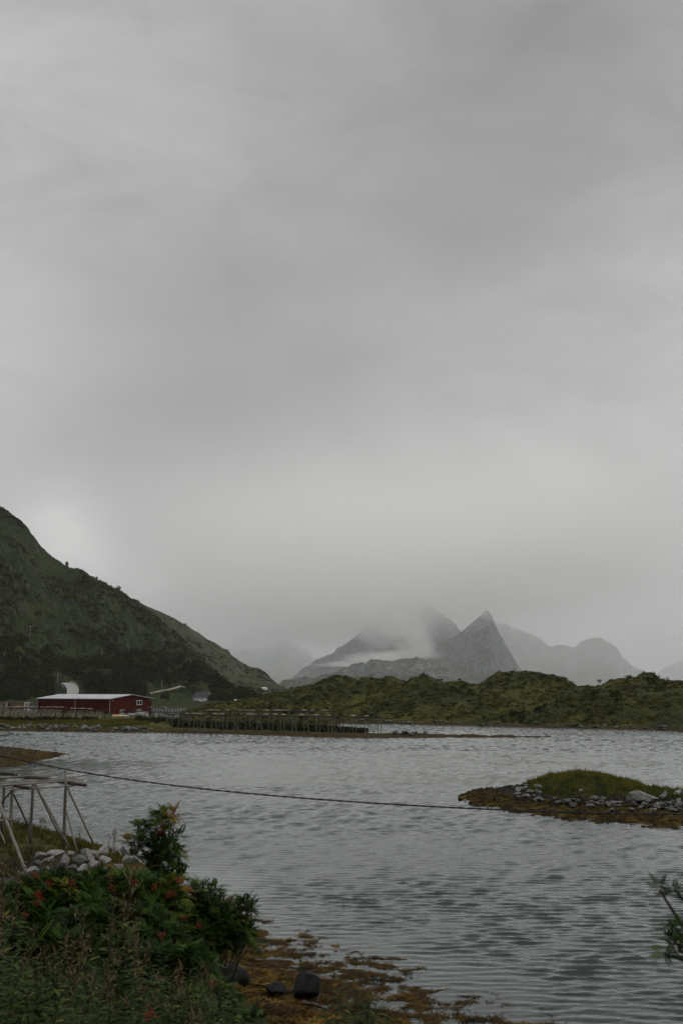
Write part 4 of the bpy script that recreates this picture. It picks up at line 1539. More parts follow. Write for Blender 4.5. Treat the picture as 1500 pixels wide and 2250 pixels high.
rd = drape_strip('road', land_m, [(133, 1500.5), (140, 1503), (146, 1509), (148, 1516), (147, 1526)], [(155, 1499.5), (163, 1502), (170, 1508), (172.5, 1515), (172, 1526)], m_tarmac, 1.0, (640, 800), skirt=4)
if rd:
    vs = rd[1]
    rp = [Vector(vs[i + 1]) + Vector((0, 0, .75)) for i in range(0, len(vs), 4)]
    root = empty('guard_rail', rp[0]); tag(root, 'curved grey guard rail on the outer edge of the road bend', 'guard rail')
    mb = MB()
    for i in range(len(rp) - 1):
        mb.tube([rp[i] - rp[0], rp[i + 1] - rp[0]], .22, 4)
    mb.build('rail', m_steel, root)
    for i in range(0, len(rp), 4):
        mb = MB(); mb.tube([rp[i] - rp[0], rp[i] - rp[0] + Vector((0, 0, -1.2))], .1, 4); mb.build('post', m_steel, root)
drape_strip('track', land_m, [(330, 1521.5), (355, 1516), (375, 1512.5), (388, 1509), (396, 1506.5), (408, 1508)], [(331, 1523.5), (356, 1518), (376, 1514.5), (390, 1511), (397, 1508), (406, 1509.5)], m_track, .35, (640, 900))
drape_strip('road', land_r, [(480, 1530.5), (510, 1529.5), (535, 1527), (548, 1524.5), (566, 1521)], [(480, 1532), (510, 1531), (535, 1528.8), (550, 1526.5), (568, 1522.5)], m_tarmac, .4, (1160, 1600))

# ------------------------------------------------------------------ utility poles on the slopes
m_pole = simple('pole_wood', (0.18, 0.17, 0.15), (0.34, 0.32, 0.29), 2.0, 0.9)


def utility_pole(px, py, h, label, land, yr, cross=True):
    p = land.hit(px, py, *yr, 700)
    if p is None:
        return
    root = empty('utility_pole', p); tag(root, label, 'utility pole', 'utility poles on the mountainside')
    mb = MB(); mb.tube([(0, 0, -1), (0, 0, h)], [.24, .18], 6); mb.build('shaft', m_pole, root)
    if cross:
        mb = MB(); mb.box((0, 0, h - 1.0), (h * .38, .25, .28)); mb.build('crossarm', m_pole, root)
        for s in (-1, 0, 1):
            mb = MB(); mb.tube([(s * h * .15, 0, h - .85), (s * h * .15, 0, h - .3)], .12, 5); mb.build('insulator', m_white, root)


utility_pole(67, 1400, 9.0, 'tallest utility pole with a crossarm high on the left slope', land_m, (640, 1200))
utility_pole(224, 1441, 6.0, 'utility pole on the grassy shoulder above the dark wood', land_m, (640, 1200), False)
utility_pole(45, 1458, 5.5, 'utility pole low on the slope straight below the tallest one', land_m, (640, 1200), False)
utility_pole(127, 1500, 6.5, 'utility pole beside the road bend above the warehouse', land_m, (640, 1200), False)
utility_pole(356, 1510, 6.0, 'utility pole above the gravel track beside the spruces', land_m, (640, 1200), False)
utility_pole(10, 1452, 5.0, 'leftmost utility pole on the lower mountainside', land_m, (640, 1200), False)
utility_pole(520, 1483, 9.0, 'utility pole on the far ridge, right one of the pair', land_r, (1160, 1800), False)
utility_pole(494, 1487, 9.0, 'utility pole on the far ridge, left one of the pair', land_r, (1160, 1800), False)


# ------------------------------------------------------------------ foliage tools
def clump_template(n, r, leaf, seed, squash=0.8, dome=False):
    """n leaf quads scattered through the outer part of a lumpy ellipsoid: (n,4,3) and per-leaf value"""
    g = np.random.default_rng(seed)
    d = g.normal(size=(n, 3)); d /= np.linalg.norm(d, axis=1)[:, None]
    if dome:
        d[:, 2] = np.abs(d[:, 2])
    rad = r * (0.55 + 0.45 * g.random(n) ** 0.5) * (1 + 0.35 * noise2(d[:, 0] * 2 + seed, d[:, 1] * 2 + d[:, 2] * 2, seed))
    c = d * rad[:, None]
    c[:, 2] *= squash
    nrm = d + 0.7 * g.normal(size=(n, 3)); nrm /= np.linalg.norm(nrm, axis=1)[:, None]
    a = np.cross(nrm, g.normal(size=(n, 3))); a /= np.linalg.norm(a, axis=1)[:, None]
    b = np.cross(nrm, a)
    s = (leaf * (0.6 + 0.8 * g.random(n)))[:, None]
    q = np.stack([c - a * s, c - b * s * 0.6, c + a * s, c + b * s * 0.6], 1)
    val = np.clip(0.5 + 0.35 * noise2(c[:, 0] / r * 1.5 + 9, c[:, 2] / r * 1.5 + c[:, 1], seed + 3) + 0.2 * g.normal(size=n), 0, 1)
    return q, val


def scatter_clumps(name, spots, templates, mat):
    """spots: (x, y, z, scale, tone)"""
    V, W = [], []
    for i, (x, y, z, s, tone) in enumerate(spots):
        q, val = templates[i % len(templates)]
        an = (i * 2.399) % 6.283
        c, sn = math.cos(an), math.sin(an)
        R = np.array([[c, -sn, 0], [sn, c, 0], [0, 0, 1]])
        v = (q.reshape(-1, 3) @ R.T) * s + np.array([x, y, z])
        V.append(v)
        W.append(np.repeat(np.clip(val + tone, 0, 1), 4))
    V = np.concatenate(V); W = np.concatenate(W)
    return mesh_np(name, V, np.arange(len(V)).reshape(-1, 4), mat, var=W)


# dark deciduous wood covering the foot of the mountain
tw = [clump_template(75, 2.6, 0.55, 200 + i, 0.95) for i in range(6)]
spots = []
for _ in range(17000):
    px = random.uniform(-330, 560)
    Y = random.uniform(670, 900) if random.random() < .75 else random.uniform(800, 1100)
    p = P(px, 1500, Y)
    z = land_m.z(p.x, p.y)
    if z < 3:
        continue
    py = HZ - (z - CAMZ) / Y * F
    top = np.interp(px, [-60, 0, 60, 130, 200, 330, 420, 480, 560], [1380, 1400, 1440, 1455, 1450, 1440, 1440, 1480, 1520])
    dens = float(fbm(p.x / 45, Y / 45, 3, 77))
    keep = (py > top + 30 * dens) or (dens > .28 and py > top - 90)
    if not keep:
        continue
    if 318 < px < 460 and py > 1500:                       # open meadow by the track
        continue
    if 118 < px < 190 and py > 1484:                       # road bend
        continue
    if 178 < px < 245 and 1455 < py < 1485 and dens < .1:
        continue
    spots.append((p.x, p.y, z + 1.2, random.uniform(.55, 1.25), dens * .35))
    if len(spots) > 5600:
        break
o = scatter_clumps('wood', spots, tw, m_bush)
tag(o, 'dense dark green scrub wood covering the foot of the left mountain', 'wood', kind='stuff')
N_WOOD = len(spots)

# scrub higher on the mountain and on the ridge
ts = [clump_template(30, 2.4, 0.8, 230 + i, 0.6) for i in range(5)]
spots = []
for _ in range(9000):
    px = random.uniform(-60, 620)
    if random.random() < .7:
        land, Y = land_m, random.uniform(760, 1150)
    else:
        land, Y = land_r, random.uniform(1300, 1740)
    p = P(px, 1450, Y)
    z = land.z(p.x, p.y)
    if z < 8:
        continue
    dn = float(fbm(p.x / 60, Y / 60, 3, 79))
    if dn < .02:
        continue
    spots.append((p.x, p.y, z + .3, random.uniform(.5, 1.4) * (1.2 if land is land_r else 1), dn * .3))
    if len(spots) > 3600:
        break
tag(scatter_clumps('scrub', spots, ts, m_bush), 'low dark scrub dotted over the mountain slopes', 'scrub', kind='stuff')

# heath on the right hills
th_ = [clump_template(16, 0.85, 0.26, 260 + i, 0.45, dome=True) for i in range(6)]
spots = []
for _ in range(20000):
    px = random.uniform(400, 1540)
    Y = random.uniform(285, 420)
    p = P(px, 1540, Y)
    z = land_c.z(p.x, p.y)
    if z < 1.0:
        continue
    dn = float(fbm(p.x / 9, Y / 9, 4, 83))
    if dn < -.15:
        continue
    spots.append((p.x, p.y, z + .02, random.uniform(.4, 1.15), dn * .7 - .05))
    if len(spots) > 8500:
        break
tag(scatter_clumps('heath', spots, th_, m_heath), 'low heather and grass tussocks over the green hills', 'heath', kind='stuff')
# bigger bushes in the hollows of the hills
tb = [clump_template(90, 1.5, 0.28, 280 + i, 0.75) for i in range(5)]
spots = []
for _ in range(600):
    px = random.uniform(430, 1520)
    Y = random.uniform(300, 400)
    p = P(px, 1540, Y)
    z = land_c.z(p.x, p.y)
    if z < 1.5:
        continue
    dn = float(fbm(p.x / 25, Y / 25, 3, 87))
    if dn < .12:
        continue
    spots.append((p.x, p.y, z + .3, random.uniform(.4, 1.1), -.15))
tag(scatter_clumps('scrub', spots, tb, m_bush), 'dark bushes in the hollows of the green hills', 'scrub', kind='stuff')
# reedy bushes behind the long rack, and around the yard
spots = []
for _ in range(720):
    px = random.uniform(385, 805)
    Y = np.interp(px, [385, 805], [268, 251]) + random.uniform(3.2, 9)
    p = P(px, 1600, Y)
    z = max(land_a.z(p.x, p.y), .3)
    spots.append((p.x, p.y, z + .5, random.uniform(.6, 1.15) * np.interp(px, [385, 700, 805], [1, 1, .5]), random.uniform(-.1, .15)))
for _ in range(70):
    px = random.uniform(300, 400)
    Y = random.uniform(285, 315)
    p = P(px, 1600, Y)
    z = max(land_a.z(p.x, p.y), .3)
    spots.append((p.x, p.y, z + .3, random.uniform(.4, .8), random.uniform(-.1, .2)))
for _ in range(130):
    px = random.uniform(-10, 215)
    Y = random.uniform(294, 302)
    p = P(px, 1600, Y)
    z = max(land_a.z(p.x, p.y), .3)
    spots.append((p.x, p.y, z + .3, random.uniform(.35, .7), random.uniform(-.3, 0)))
tag(scatter_clumps('reed_bushes', spots, tb, m_bush), 'dark green bushes growing behind the long drying racks', 'bushes', kind='stuff')


# spruces
def spruce_template(seed, H=9.0, n=900):
    g = np.random.default_rng(seed)
    t = g.random(n) ** 0.75
    z = H * (0.08 + 0.92 * (1 - t)) if False else H * (1 - t * 0.93)
    rad = (H - z) * 0.24 * (0.75 + 0.25 * np.sin(z * 5.5)) + .1
    an = g.random(n) * 6.283
    rr = rad * (0.55 + 0.5 * g.random(n))
    c = np.stack([np.cos(an) * rr, np.sin(an) * rr, z - rr * .25], 1)
    out = np.stack([np.cos(an), np.sin(an), -0.35 + 0 * an], 1)
    side = np.stack([-np.sin(an), np.cos(an), 0 * an], 1)
    s = (0.22 + 0.25 * g.random(n))[:, None] * np.clip(rad, .3, 1.5)[:, None]
    q = np.stack([c - side * s * .5, c + out * s, c + side * s * .5, c - out * s * .5], 1)
    return q.reshape(-1, 3), np.repeat(np.clip(.5 + .3 * g.normal(size=n), 0, 1), 4)


SP = []
for i in range(3):
    v, w = spruce_template(300 + i)
    base = empty('spruce_tree', (0, 0, -500))
    cr = mesh_np('crown', v, np.arange(len(v)).reshape(-1, 4), m_spruce, var=w, parent=base)
    mb = MB(); mb.tube([(0, 0, -1), (0, 0, 8.2)], [.22, .05], 6); tr = mb.build('trunk', m_bark, base)
    SP.append([base, [cr, tr], False])


def spruce(p, h, label, group, i):
    base, kids, used = SP[i % 3]
    s = h / 9.0
    if not used:
        base.location = p; base.scale = (s, s, s); o = base; SP[i % 3][2] = True
    else:
        o = copy_tree(base, kids, p, random.uniform(0, 6.28), s)
    tag(o, label, 'tree', group)
    return o


cnt = 0
for i in range(150):
    px = random.triangular(150, 335, 270)
    py = random.uniform(1488, 1524)
    p = land_m.hit(px, py, 660, 860, 300)
    if p is None or (120 < px < 186):
        continue
    spruce(p, random.uniform(6, 10.5), 'dark spruce tree in the plantation above the red warehouse', 'spruces of the plantation above the warehouse', cnt)
    cnt += 1
    if cnt > 80:
        break
for px, h in ((340, 8), (350, 7), (361, 8.5), (372, 7.5), (300, 9)):
    p = land_m.hit(px, 1505, 660, 900, 300)
    if p: spruce(p, h, 'dark spruce tree in the plantation above the red warehouse', 'spruces of the plantation above the warehouse', cnt); cnt += 1
for (px, py, h, lb) in ((355, 1541, 6.4, 'left dark spruce of the trio in the meadow below the track'), (361, 1541, 7.0, 'middle dark spruce of the trio in the meadow below the track'), (369, 1540, 6.6, 'right dark spruce of the trio in the meadow below the track')):
    p = P(px, py, 700)
    z = land_m.z(p.x, p.y)
    spruce(Vector((p.x, p.y, z if z > -5 else p.z)), h, lb, 'spruces in the meadow by the inlet', cnt); cnt += 1


# small lone trees on the hill skyline
def lone_tree(px, py_base, Y, h, label, seed, name='birch_tree'):
    p = P(px, py_base, Y)
    z = land_c.z(p.x, p.y)
    if z > -5: p.z = z
    root = empty(name, p); tag(root, label, 'tree')
    mb = MB()
    mb.tube([(0, 0, -.5), (.05 * h, 0, h * .45), (.12 * h, 0, h * .8)], [.09, .06, .03], 6)
    r = random.Random(seed)
    tips = []
    for k in range(6):
        an = r.uniform(0, 6.28)
        t_ = Vector((math.cos(an) * h * .28, math.sin(an) * h * .28, h * r.uniform(.6, .98)))
        mb.tube([(.04 * h, 0, h * r.uniform(.35, .6)), t_], [.04, .015], 5)
        tips.append(t_)
    mb.build('trunk', m_bark, root)
    Q, W = [], []
    for k, t_ in enumerate(tips):
        q, v = clump_template(60, h * .15, .10, seed + k, .8)
        Q.append(q.reshape(-1, 3) + np.array(t_)); W.append(np.repeat(v, 4))
    Q = np.concatenate(Q)
    mesh_np('crown', Q, np.arange(len(Q)).reshape(-1, 4), m_bush, var=np.concatenate(W), parent=root)


lone_tree(1316, 1513, 378, 2.6, 'small lone tree in the saddle between the two right hills', 3)
lone_tree(1300, 1516, 380, 1.1, 'tiny bush just left of the lone tree in the saddle', 5, 'bush')
lone_tree(970, 1503, 396, 1.5, 'small windswept tree on the skyline of the middle hills', 7)
lone_tree(1035, 1507, 396, 1.0, 'tiny bush on the skyline left of the tallest hill', 9, 'bush')


# ------------------------------------------------------------------ grass blades
def blades(name, X, Y, Z, h, w, mat, tone, label, bend=.35):
    n = len(X)
    an = rng.random(n) * 6.283
    hh = h * (.5 + .9 * rng.random(n))
    bx_, by_ = np.cos(an), np.sin(an)
    an2 = rng.random(n) * 6.283
    lx, ly = np.cos(an2) * hh * bend * rng.random(n), np.sin(an2) * hh * bend * rng.random(n)
    ww = w * (.6 + .8 * rng.random(n)) / 2
    p0 = np.stack([X - bx_ * ww, Y - by_ * ww, Z - .03], 1)
    p1 = np.stack([X + bx_ * ww, Y + by_ * ww, Z - .03], 1)
    p2 = np.stack([X + lx * .45 + bx_ * ww * .7, Y + ly * .45 + by_ * ww * .7, Z + hh * .6], 1)
    p3 = np.stack([X + lx, Y + ly, Z + hh], 1)
    v = np.stack([p0, p1, p2, p3], 1).reshape(-1, 3)
    val = np.repeat(np.clip(tone + .18 * rng.normal(size=n), 0, 1), 4)
    o = mesh_np(name, v, np.arange(len(v)).reshape(-1, 4), mat, var=val)
    tag(o, label, 'grass', kind='stuff')
    return o


n = 60000
X = rng.uniform(-34, -9, n); Y = rng.uniform(53, 84, n)
d = shore_dist(X, Y)
Z = bank_z(X, Y)
heapmask = ((X > -18.5) & (X < -8) & (Y < 61.0) & (X + (61 - Y) * .2 > -18.5))
dense = fbm(X / 3, Y / 3, 3, 91)
k = (d > 1.2) & (~heapmask) & (dense > -.35)
X, Y, Z, d = X[k], Y[k], Z[k], d[k]
tone = .5 + .35 * fbm(X / 2.2, Y / 2.2, 3, 92) + .12 * sstep(5, 1, d)
blades('grass', X, Y, Z, .34, .035, m_grass, tone, 'rough yellow green grass on the near bank under the drying rack')

# islet grass
n = 34000
u = rng.uniform(0.18, 0.36, n); Y = rng.uniform(96, 113, n)
X = u * Y
Zs = np.array([land_islet.z(a, b) for a, b in zip(X, Y)])
k = Zs > .82 + .25 * fbm(X / 2, Y / 2, 3, 94)
X, Y, Zs = X[k], Y[k], Zs[k]
tone = .42 + .4 * fbm(X / 1.6, Y / 1.6, 3, 95) + .25 * (rng.random(len(X)) > .93)
blades('grass', X, Y, Zs, .13 + .30 * np.clip(fbm(X / .9, Y / .9, 3, 97) + .35, 0, 1), .04, m_grass_islet, tone, 'rough green grass crowning the small islet')
n = 5200
u = rng.uniform(0.185, 0.33, n); Y = rng.uniform(98, 111, n)
X = u * Y
Zs = np.array([land_islet.z(a, b) for a, b in zip(X, Y)])
k = (Zs > 1.5) & (fbm(X / 1.5, Y / 1.5, 3, 141) > -.1)
blades('rushes', X[k], Y[k], Zs[k], .48, .035, m_grass_islet, .85 + .15 * rng.random(k.sum()), 'brown flowering rushes standing over the islet grass')
# far shore grass by the barn
n = 30000
px = rng.uniform(-20, 330, n); Y = rng.uniform(258, 300, n)
X = (px - 750) / F * CT * Y
Zs = np.array([land_a.z(a, b) for a, b in zip(X, Y)])
k = Zs > 1.4
blades('grass', X[k], Y[k], Zs[k], .35, .14, m_grass, .62 + .35 * fbm(X[k] / 9, Y[k] / 5, 3, 96), 'pale green grass between the stone bank and the fish racks')

# ------------------------------------------------------------------ seaweed fronds on the near shore and in the shallows
n = 230000
X = rng.uniform(-9, 14, n); Y = rng.uniform(28, 58, n)
d = shore_dist(X, Y)
k = (d > -6) & (d < 8.5)
X, Y, d = X[k], Y[k], d[k]
Z = bank_z(X, Y)
k = (Z > -.03) & (Z < .62) & (fbm(X / .8, Y / .8, 3, 98) > -.25)
X, Y, Z, d = X[k], Y[k], Z[k], d[k]
n = len(X)
an = rng.random(n) * 6.283
ln = .07 + .13 * rng.random(n)
c, s = np.cos(an), np.sin(an)
up = .01 + .035 * rng.random(n)
wv = .005 + .009 * rng.random(n)
Z = np.maximum(Z, .0)
p0 = np.stack([X - s * wv, Y + c * wv, Z + .005], 1)
p1 = np.stack([X + s * wv, Y - c * wv, Z + .005], 1)
p2 = np.stack([X + c * ln + s * wv * 1.6, Y + s * ln - c * wv * 1.6, Z + up], 1)
p3 = np.stack([X + c * ln - s * wv * 1.6, Y + s * ln + c * wv * 1.6, Z + up], 1)
val = np.clip(.45 + .45 * fbm(X / 1.8, Y / 1.8, 3, 99) + .15 * rng.normal(size=n) + .12 * sstep(0, 6, d) - .15, 0, 1)
v = np.stack([p0, p1, p2, p3], 1).reshape(-1, 3)
tag(mesh_np('seaweed', v, np.arange(len(v)).reshape(-1, 4), m_kelp, var=np.repeat(val, 4)), 'orange brown seaweed spread over the near shore and shallows', 'seaweed', kind='stuff')


# ------------------------------------------------------------------ rowans
def leaflet_tris():
    """one pinnate leaf along +X, length 1, drooping: vertices (m*4,3)"""
    q = []
    n = 6
    for i in range(n):
        t = .22 + .70 * i / (n - 1)
        ln = .30 * (1 - .35 * abs(t - .5) * 2)
        z = -.35 * t * t + .1 * t
        for s in (-1, 1):
            b = np.array([t, 0, z])
            dirv = np.array([.42, s * .9, -.18]); dirv /= np.linalg.norm(dirv)
            w = np.array([.9, -s * .42, 0]); w /= np.linalg.norm(w)
            tip = b + dirv * ln
            mid = b + dirv * ln * .5
            q.append([b, mid - w * ln * .27 + [0, 0, .012], tip, mid + w * ln * .27 + [0, 0, .012]])
    b = np.array([.95, 0, -.35 * .9 + .1 * .95])
    q.append([b, b + [.14, .05, -.05], b + [.28, 0, -.14], b + [.14, -.05, -.05]])
    q.append([[0, .008, 0], [0, -.008, 0], [.95, -.006, -.23], [.95, .006, -.23]])
    return np.array(q, float)


LEAF = leaflet_tris()


def rosette(center, up, L, nl, g):
    """nl pinnate leaves radiating from a twig tip"""
    up = up / np.linalg.norm(up)
    a = np.cross(up, [.3, .2, .9]); a /= np.linalg.norm(a)
    b = np.cross(up, a)
    out = []
    for k in range(nl):
        an = 2.4 * k + g.uniform(-.3, .3)
        el = g.uniform(-.15, .95) * (1 - .4 * k / nl) + .1
        d = (a * math.cos(an) + b * math.sin(an)) * math.cos(el) + up * math.sin(el)
        d /= np.linalg.norm(d)
        side = np.cross([0, 0, 1.0], d)
        if np.linalg.norm(side) < .1:
            side = a
        side /= np.linalg.norm(side)
        n = np.cross(d, side)
        roll = g.uniform(-.5, .5)
        side2 = side * math.cos(roll) + n * math.sin(roll)
        n2 = np.cross(d, side2)
        R = np.stack([d, side2, n2], 0)
        s = L * g.uniform(.75, 1.15)
        out.append((LEAF.reshape(-1, 3) @ R) * s + center)
    return out


def rowan(label, base, blobs, L, seed, berries=(), nl=7, density=1.0, tone=0.0, name='rowan_shrub', turning=(), fork_px=None):
    """blobs: (px, py, Y, r_px); berries: (px, py, Y)"""
    g = np.random.default_rng(seed)
    r = random.Random(seed)
    base = Vector(base)
    root = empty(name, base)
    tag(root, label, 'shrub', 'rowan shrubs on the near bank')
    V, W = [], []
    tr = MB()
    bvec = np.array(base)
    # main stems rise from the base and fork below the crown
    cs = sorted(P(b_[0], b_[1], b_[2]) for b_ in []) or [P(*b_[:3]) for b_ in blobs]
    forks = [P(*q) for q in (fork_px or [])]
    if fork_px:
        for q in forks:
            tr.tube([Vector((0, 0, -.3)), (q - base) * .5 + Vector((.15, 0, 0)), q - base], [.03, .02, .01], 6)
    cz = [c_.z for c_ in cs]
    nst = 3 if len(blobs) < 20 else 4
    for k_ in range(0 if fork_px else nst):
        tgt = cs[int((k_ + .5) / nst * len(cs))]
        for hgt_ in (.35, .6, .85):
            f_ = base.lerp(tgt, hgt_)
            f_.z = base.z + (tgt.z - base.z) * hgt_ - .1
            f_ += Vector((r.uniform(-.06, .06), r.uniform(-.1, .1), 0))
            forks.append(f_)
        a_ = forks[-3:]
        tr.tube([Vector((r.uniform(-.08, .08), r.uniform(-.08, .08), -.3))] + [q - base for q in a_], [.028, .022, .016, .01], 6)
    for (px, py, Y, rp) in blobs:
        c = P(px, py, Y)
        rm = rp / F * Y
        n = max(2, int(density * (rp / 9.0) ** 2 * 2.6))
        low = c - Vector((0, 0, rm * .7))
        fork = min(forks, key=lambda q: (q - c).length + (5 if q.z > c.z - .25 else 0))
        tr.tube([fork - base, fork.lerp(low, .5) - base + Vector((r.uniform(-.05, .05), 0, -.04)), low - base, c - base], [.011, .009, .007, .004], 5)
        for i in range(n):
            d = g.normal(size=3); d /= np.linalg.norm(d)
            t = np.array(c) + d * rm * (g.random() ** .45) * np.array([1, 1.3, .95])
            upv = d * .7 + np.array([0, 0, .8])
            tr.tube([low.lerp(c, r.random()) - base, Vector(t) - base], [.007, .004], 4)
            ls = rosette(t, upv, L, nl, g)
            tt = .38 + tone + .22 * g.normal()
            for (qx, qy, qr, qt) in turning:
                if math.hypot(px - qx, py - qy) < qr:
                    tt = qt + .06 * g.normal()
            for q in ls:
                V.append(q - bvec)
                W.append(np.full(len(q), np.clip(tt + .07 * g.normal(), 0, 1)))
    tr.build('trunk', m_bark, root)
    V = np.concatenate(V); W = np.concatenate(W)
    mesh_np('foliage', V, np.arange(len(V)).reshape(-1, 4), m_rowan, var=W, parent=root)
    for (px, py, Y) in berries:
        c = P(px, py, Y - .12) - base
        vs, fs = [], []
        ico = [(0, 0, 1), (.9, 0, .0), (0, .9, 0), (-.9, 0, 0), (0, -.9, 0), (0, 0, -1)]
        itri = [(0, 1, 2), (0, 2, 3), (0, 3, 4), (0, 4, 1), (5, 2, 1), (5, 3, 2), (5, 4, 3), (5, 1, 4)]
        mb = MB()
        for k in range(30):
            q = Vector((g.normal() * .024, g.normal() * .024, g.normal() * .024))
            s = .0080
            mb.tube([c, c + q], .0012, 3, cap=False)
            mb.add([(c.x + q.x + x * s, c.y + q.y + y * s, c.z + q.z + z * s) for x, y, z in ico], itri)
        mb.build('berry_cluster', m_berry, root, smooth=True)
    return root


def gb(x, y):
    return (x, y, float(bank_z(x, y)))


# the upright one against the water
rowan('tallest upright rowan shrub rising against the water beside the rock heap', gb(-2.75, 15.2),
      [(357, 1790, 15.2, 14), (352, 1797, 15.0, 13), (380, 1783, 15.1, 7), (385, 1799, 15.1, 9), (372, 1803, 15.0, 10), (315, 1822, 15.1, 15), (330, 1820, 15.2, 10), (345, 1818, 15.0, 13), (372, 1826, 15.2, 10), (388, 1836, 15.3, 11),
       (290, 1848, 15.0, 13), (306, 1850, 15.2, 14), (345, 1848, 15.1, 18), (368, 1855, 15.0, 15), (345, 1868, 15.2, 18), (375, 1873, 15.2, 14), (396, 1872, 15.2, 13), (300, 1872, 15.1, 12), (325, 1892, 15.2, 15),
       (352, 1898, 15.1, 17), (395, 1885, 15.1, 9), (380, 1905, 15.1, 14), (345, 1922, 15.0, 18), (372, 1930, 15.1, 15), (392, 1925, 15.1, 12)], .18, 501,
      berries=[(355, 1817, 15), (352, 1826, 15)], nl=6, density=.85, turning=[(383, 1790, 12, .93), (288, 1848, 8, .86), (372, 1803, 6, .85)])
rowan('broad rowan shrub with several red berry clusters below the tallest one', gb(-3.1, 14.0),
      [(235, 1945, 14, 20), (262, 1945, 14, 20), (290, 1942, 14, 18), (318, 1940, 14, 20), (345, 1955, 14, 22), (375, 1955, 14, 22), (398, 1945, 14, 14), (300, 1965, 13.8, 24), (340, 1985, 13.8, 24), (380, 1985, 13.9, 24), (260, 1970, 13.8, 24)], .18, 503,
      berries=[(295, 1936, 13.8), (392, 1933, 13.8), (340, 1950, 13.8), (372, 1965, 13.7), (380, 1963, 13.7), (243, 1928, 13.8), (245, 1950, 13.7), (199, 1930, 13.8)], density=.9, tone=.08)
rowan('left rowan shrub with the largest red berry bunch by the grass', gb(-4.3, 13.4),
      [(30, 1966, 13.4, 20), (60, 1961, 13.4, 24), (95, 1941, 13.4, 22), (130, 1941, 13.5, 22), (165, 1946, 13.5, 22), (195, 1961, 13.4, 24), (120, 1966, 13.3, 28), (75, 1986, 13.2, 26), (155, 1981, 13.2, 26), (200, 1991, 13.2, 26), (30, 2006, 13.2, 26), (100, 2016, 13.0, 28), (215, 1931, 13.6, 14)], .18, 507,
      berries=[(85, 1966, 13.1), (90, 1972, 13.1), (84, 1984, 13.0), (108, 1940, 13.2), (157, 1941, 13.3), (78, 1923, 13.2), (50, 2012, 12.9), (56, 2010, 12.9)], density=.9, tone=-.02)
rowan('dark green rowan shrub spreading right over the seaweed edge', gb(-1.9, 15.0),
      [(425, 1962, 15, 15), (445, 1950, 15, 12), (462, 1958, 15, 14), (440, 1985, 15, 22), (470, 1990, 15, 20), (498, 2005, 15, 18), (528, 1990, 15, 12), (540, 1980, 15.1, 10), (553, 1988, 15.1, 9), (545, 2000, 15.1, 12), (520, 2020, 15, 18), (480, 2030, 14.9, 22),
       (450, 2020, 14.8, 24), (420, 2010, 14.8, 24), (400, 2035, 14.6, 24), (445, 2055, 14.6, 24), (490, 2055, 14.8, 22), (525, 2045, 14.9, 20), (548, 2050, 15, 14), (552, 2065, 15, 12), (500, 2080, 14.8, 20), (440, 2085, 14.5, 22), (470, 2095, 14.6, 16)], .18, 509,
      berries=[(436, 2033, 14.4), (404, 2018, 14.4), (357, 2056, 14.2), (408, 2097, 14.2)], density=.85, tone=-.08)
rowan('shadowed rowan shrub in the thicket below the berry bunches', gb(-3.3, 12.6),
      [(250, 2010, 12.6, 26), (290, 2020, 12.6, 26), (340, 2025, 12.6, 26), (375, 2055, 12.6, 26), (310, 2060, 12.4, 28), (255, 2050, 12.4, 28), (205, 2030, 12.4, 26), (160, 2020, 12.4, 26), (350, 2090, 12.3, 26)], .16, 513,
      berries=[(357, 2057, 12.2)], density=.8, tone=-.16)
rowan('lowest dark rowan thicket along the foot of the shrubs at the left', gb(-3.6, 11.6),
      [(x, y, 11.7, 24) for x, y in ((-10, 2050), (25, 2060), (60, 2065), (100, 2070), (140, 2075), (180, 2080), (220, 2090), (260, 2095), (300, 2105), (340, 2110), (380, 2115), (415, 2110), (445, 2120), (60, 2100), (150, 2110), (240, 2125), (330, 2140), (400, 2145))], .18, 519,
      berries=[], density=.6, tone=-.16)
rowan('low rowan seedling above the shore at the lower centre edge of the thicket', gb(-1.35, 11.2),
      [(470, 2165, 11.2, 16), (495, 2185, 11.2, 18), (450, 2190, 11, 20), (520, 2205, 11.1, 16), (480, 2215, 11, 22)], .14, 517, berries=[(468, 2160, 11), (310, 2172, 9.4), (327, 2232, 8.2)], density=.8, tone=-.06)
# branch reaching in at the right edge
tb_root = rowan('rowan tree branch reaching in close at the right edge', gb(2.75, 5.4),
                [(1449, 1955, 5.1, 3), (1482, 1953, 5.15, 3), (1508, 1952, 5.2, 6), (1468, 2048, 5.0, 5), (1488, 2040, 5.0, 8), (1482, 2066, 5.0, 8), (1504, 2060, 5.1, 12), (1460, 2094, 4.95, 3), (1492, 2082, 5, 10),
                 (1560, 2040, 5.2, 40), (1580, 1960, 5.3, 30), (1620, 2090, 5.3, 50), (1540, 2080, 5.2, 20)], .075, 521, nl=5, density=.10, tone=-.18, name='rowan_tree', fork_px=[(1600, 1985, 5.3), (1590, 2090, 5.25), (1640, 2060, 5.3)])
br = MB()
b0 = tb_root.location
for path in ([(1560, 1990, 5.3), (1500, 1975, 5.2), (1478, 1968, 5.15), (1452, 1964, 5.1)], [(1600, 2100, 5.3), (1520, 2105, 5.1), (1490, 2100, 5.0), (1478, 2085, 5.0), (1462, 2060, 5.0)]):
    br.tube([P(*q) - b0 for q in path], [.008, .006, .004, .003, .002][:len(path)], 6)
br.build('branch', m_bark, tb_root)


# ------------------------------------------------------------------ willowherb stalks
def lance(n_len, w, droop):
    """lanceolate leaf of 2 quads along +X"""
    return np.array([[[0, 0, 0], [.35, w, .02], [.55, 0, .01], [.35, -w, .02]], [[.35, w, .02], [1, 0, -droop], [.35, -w, .02], [.55, 0, .01]]], float)


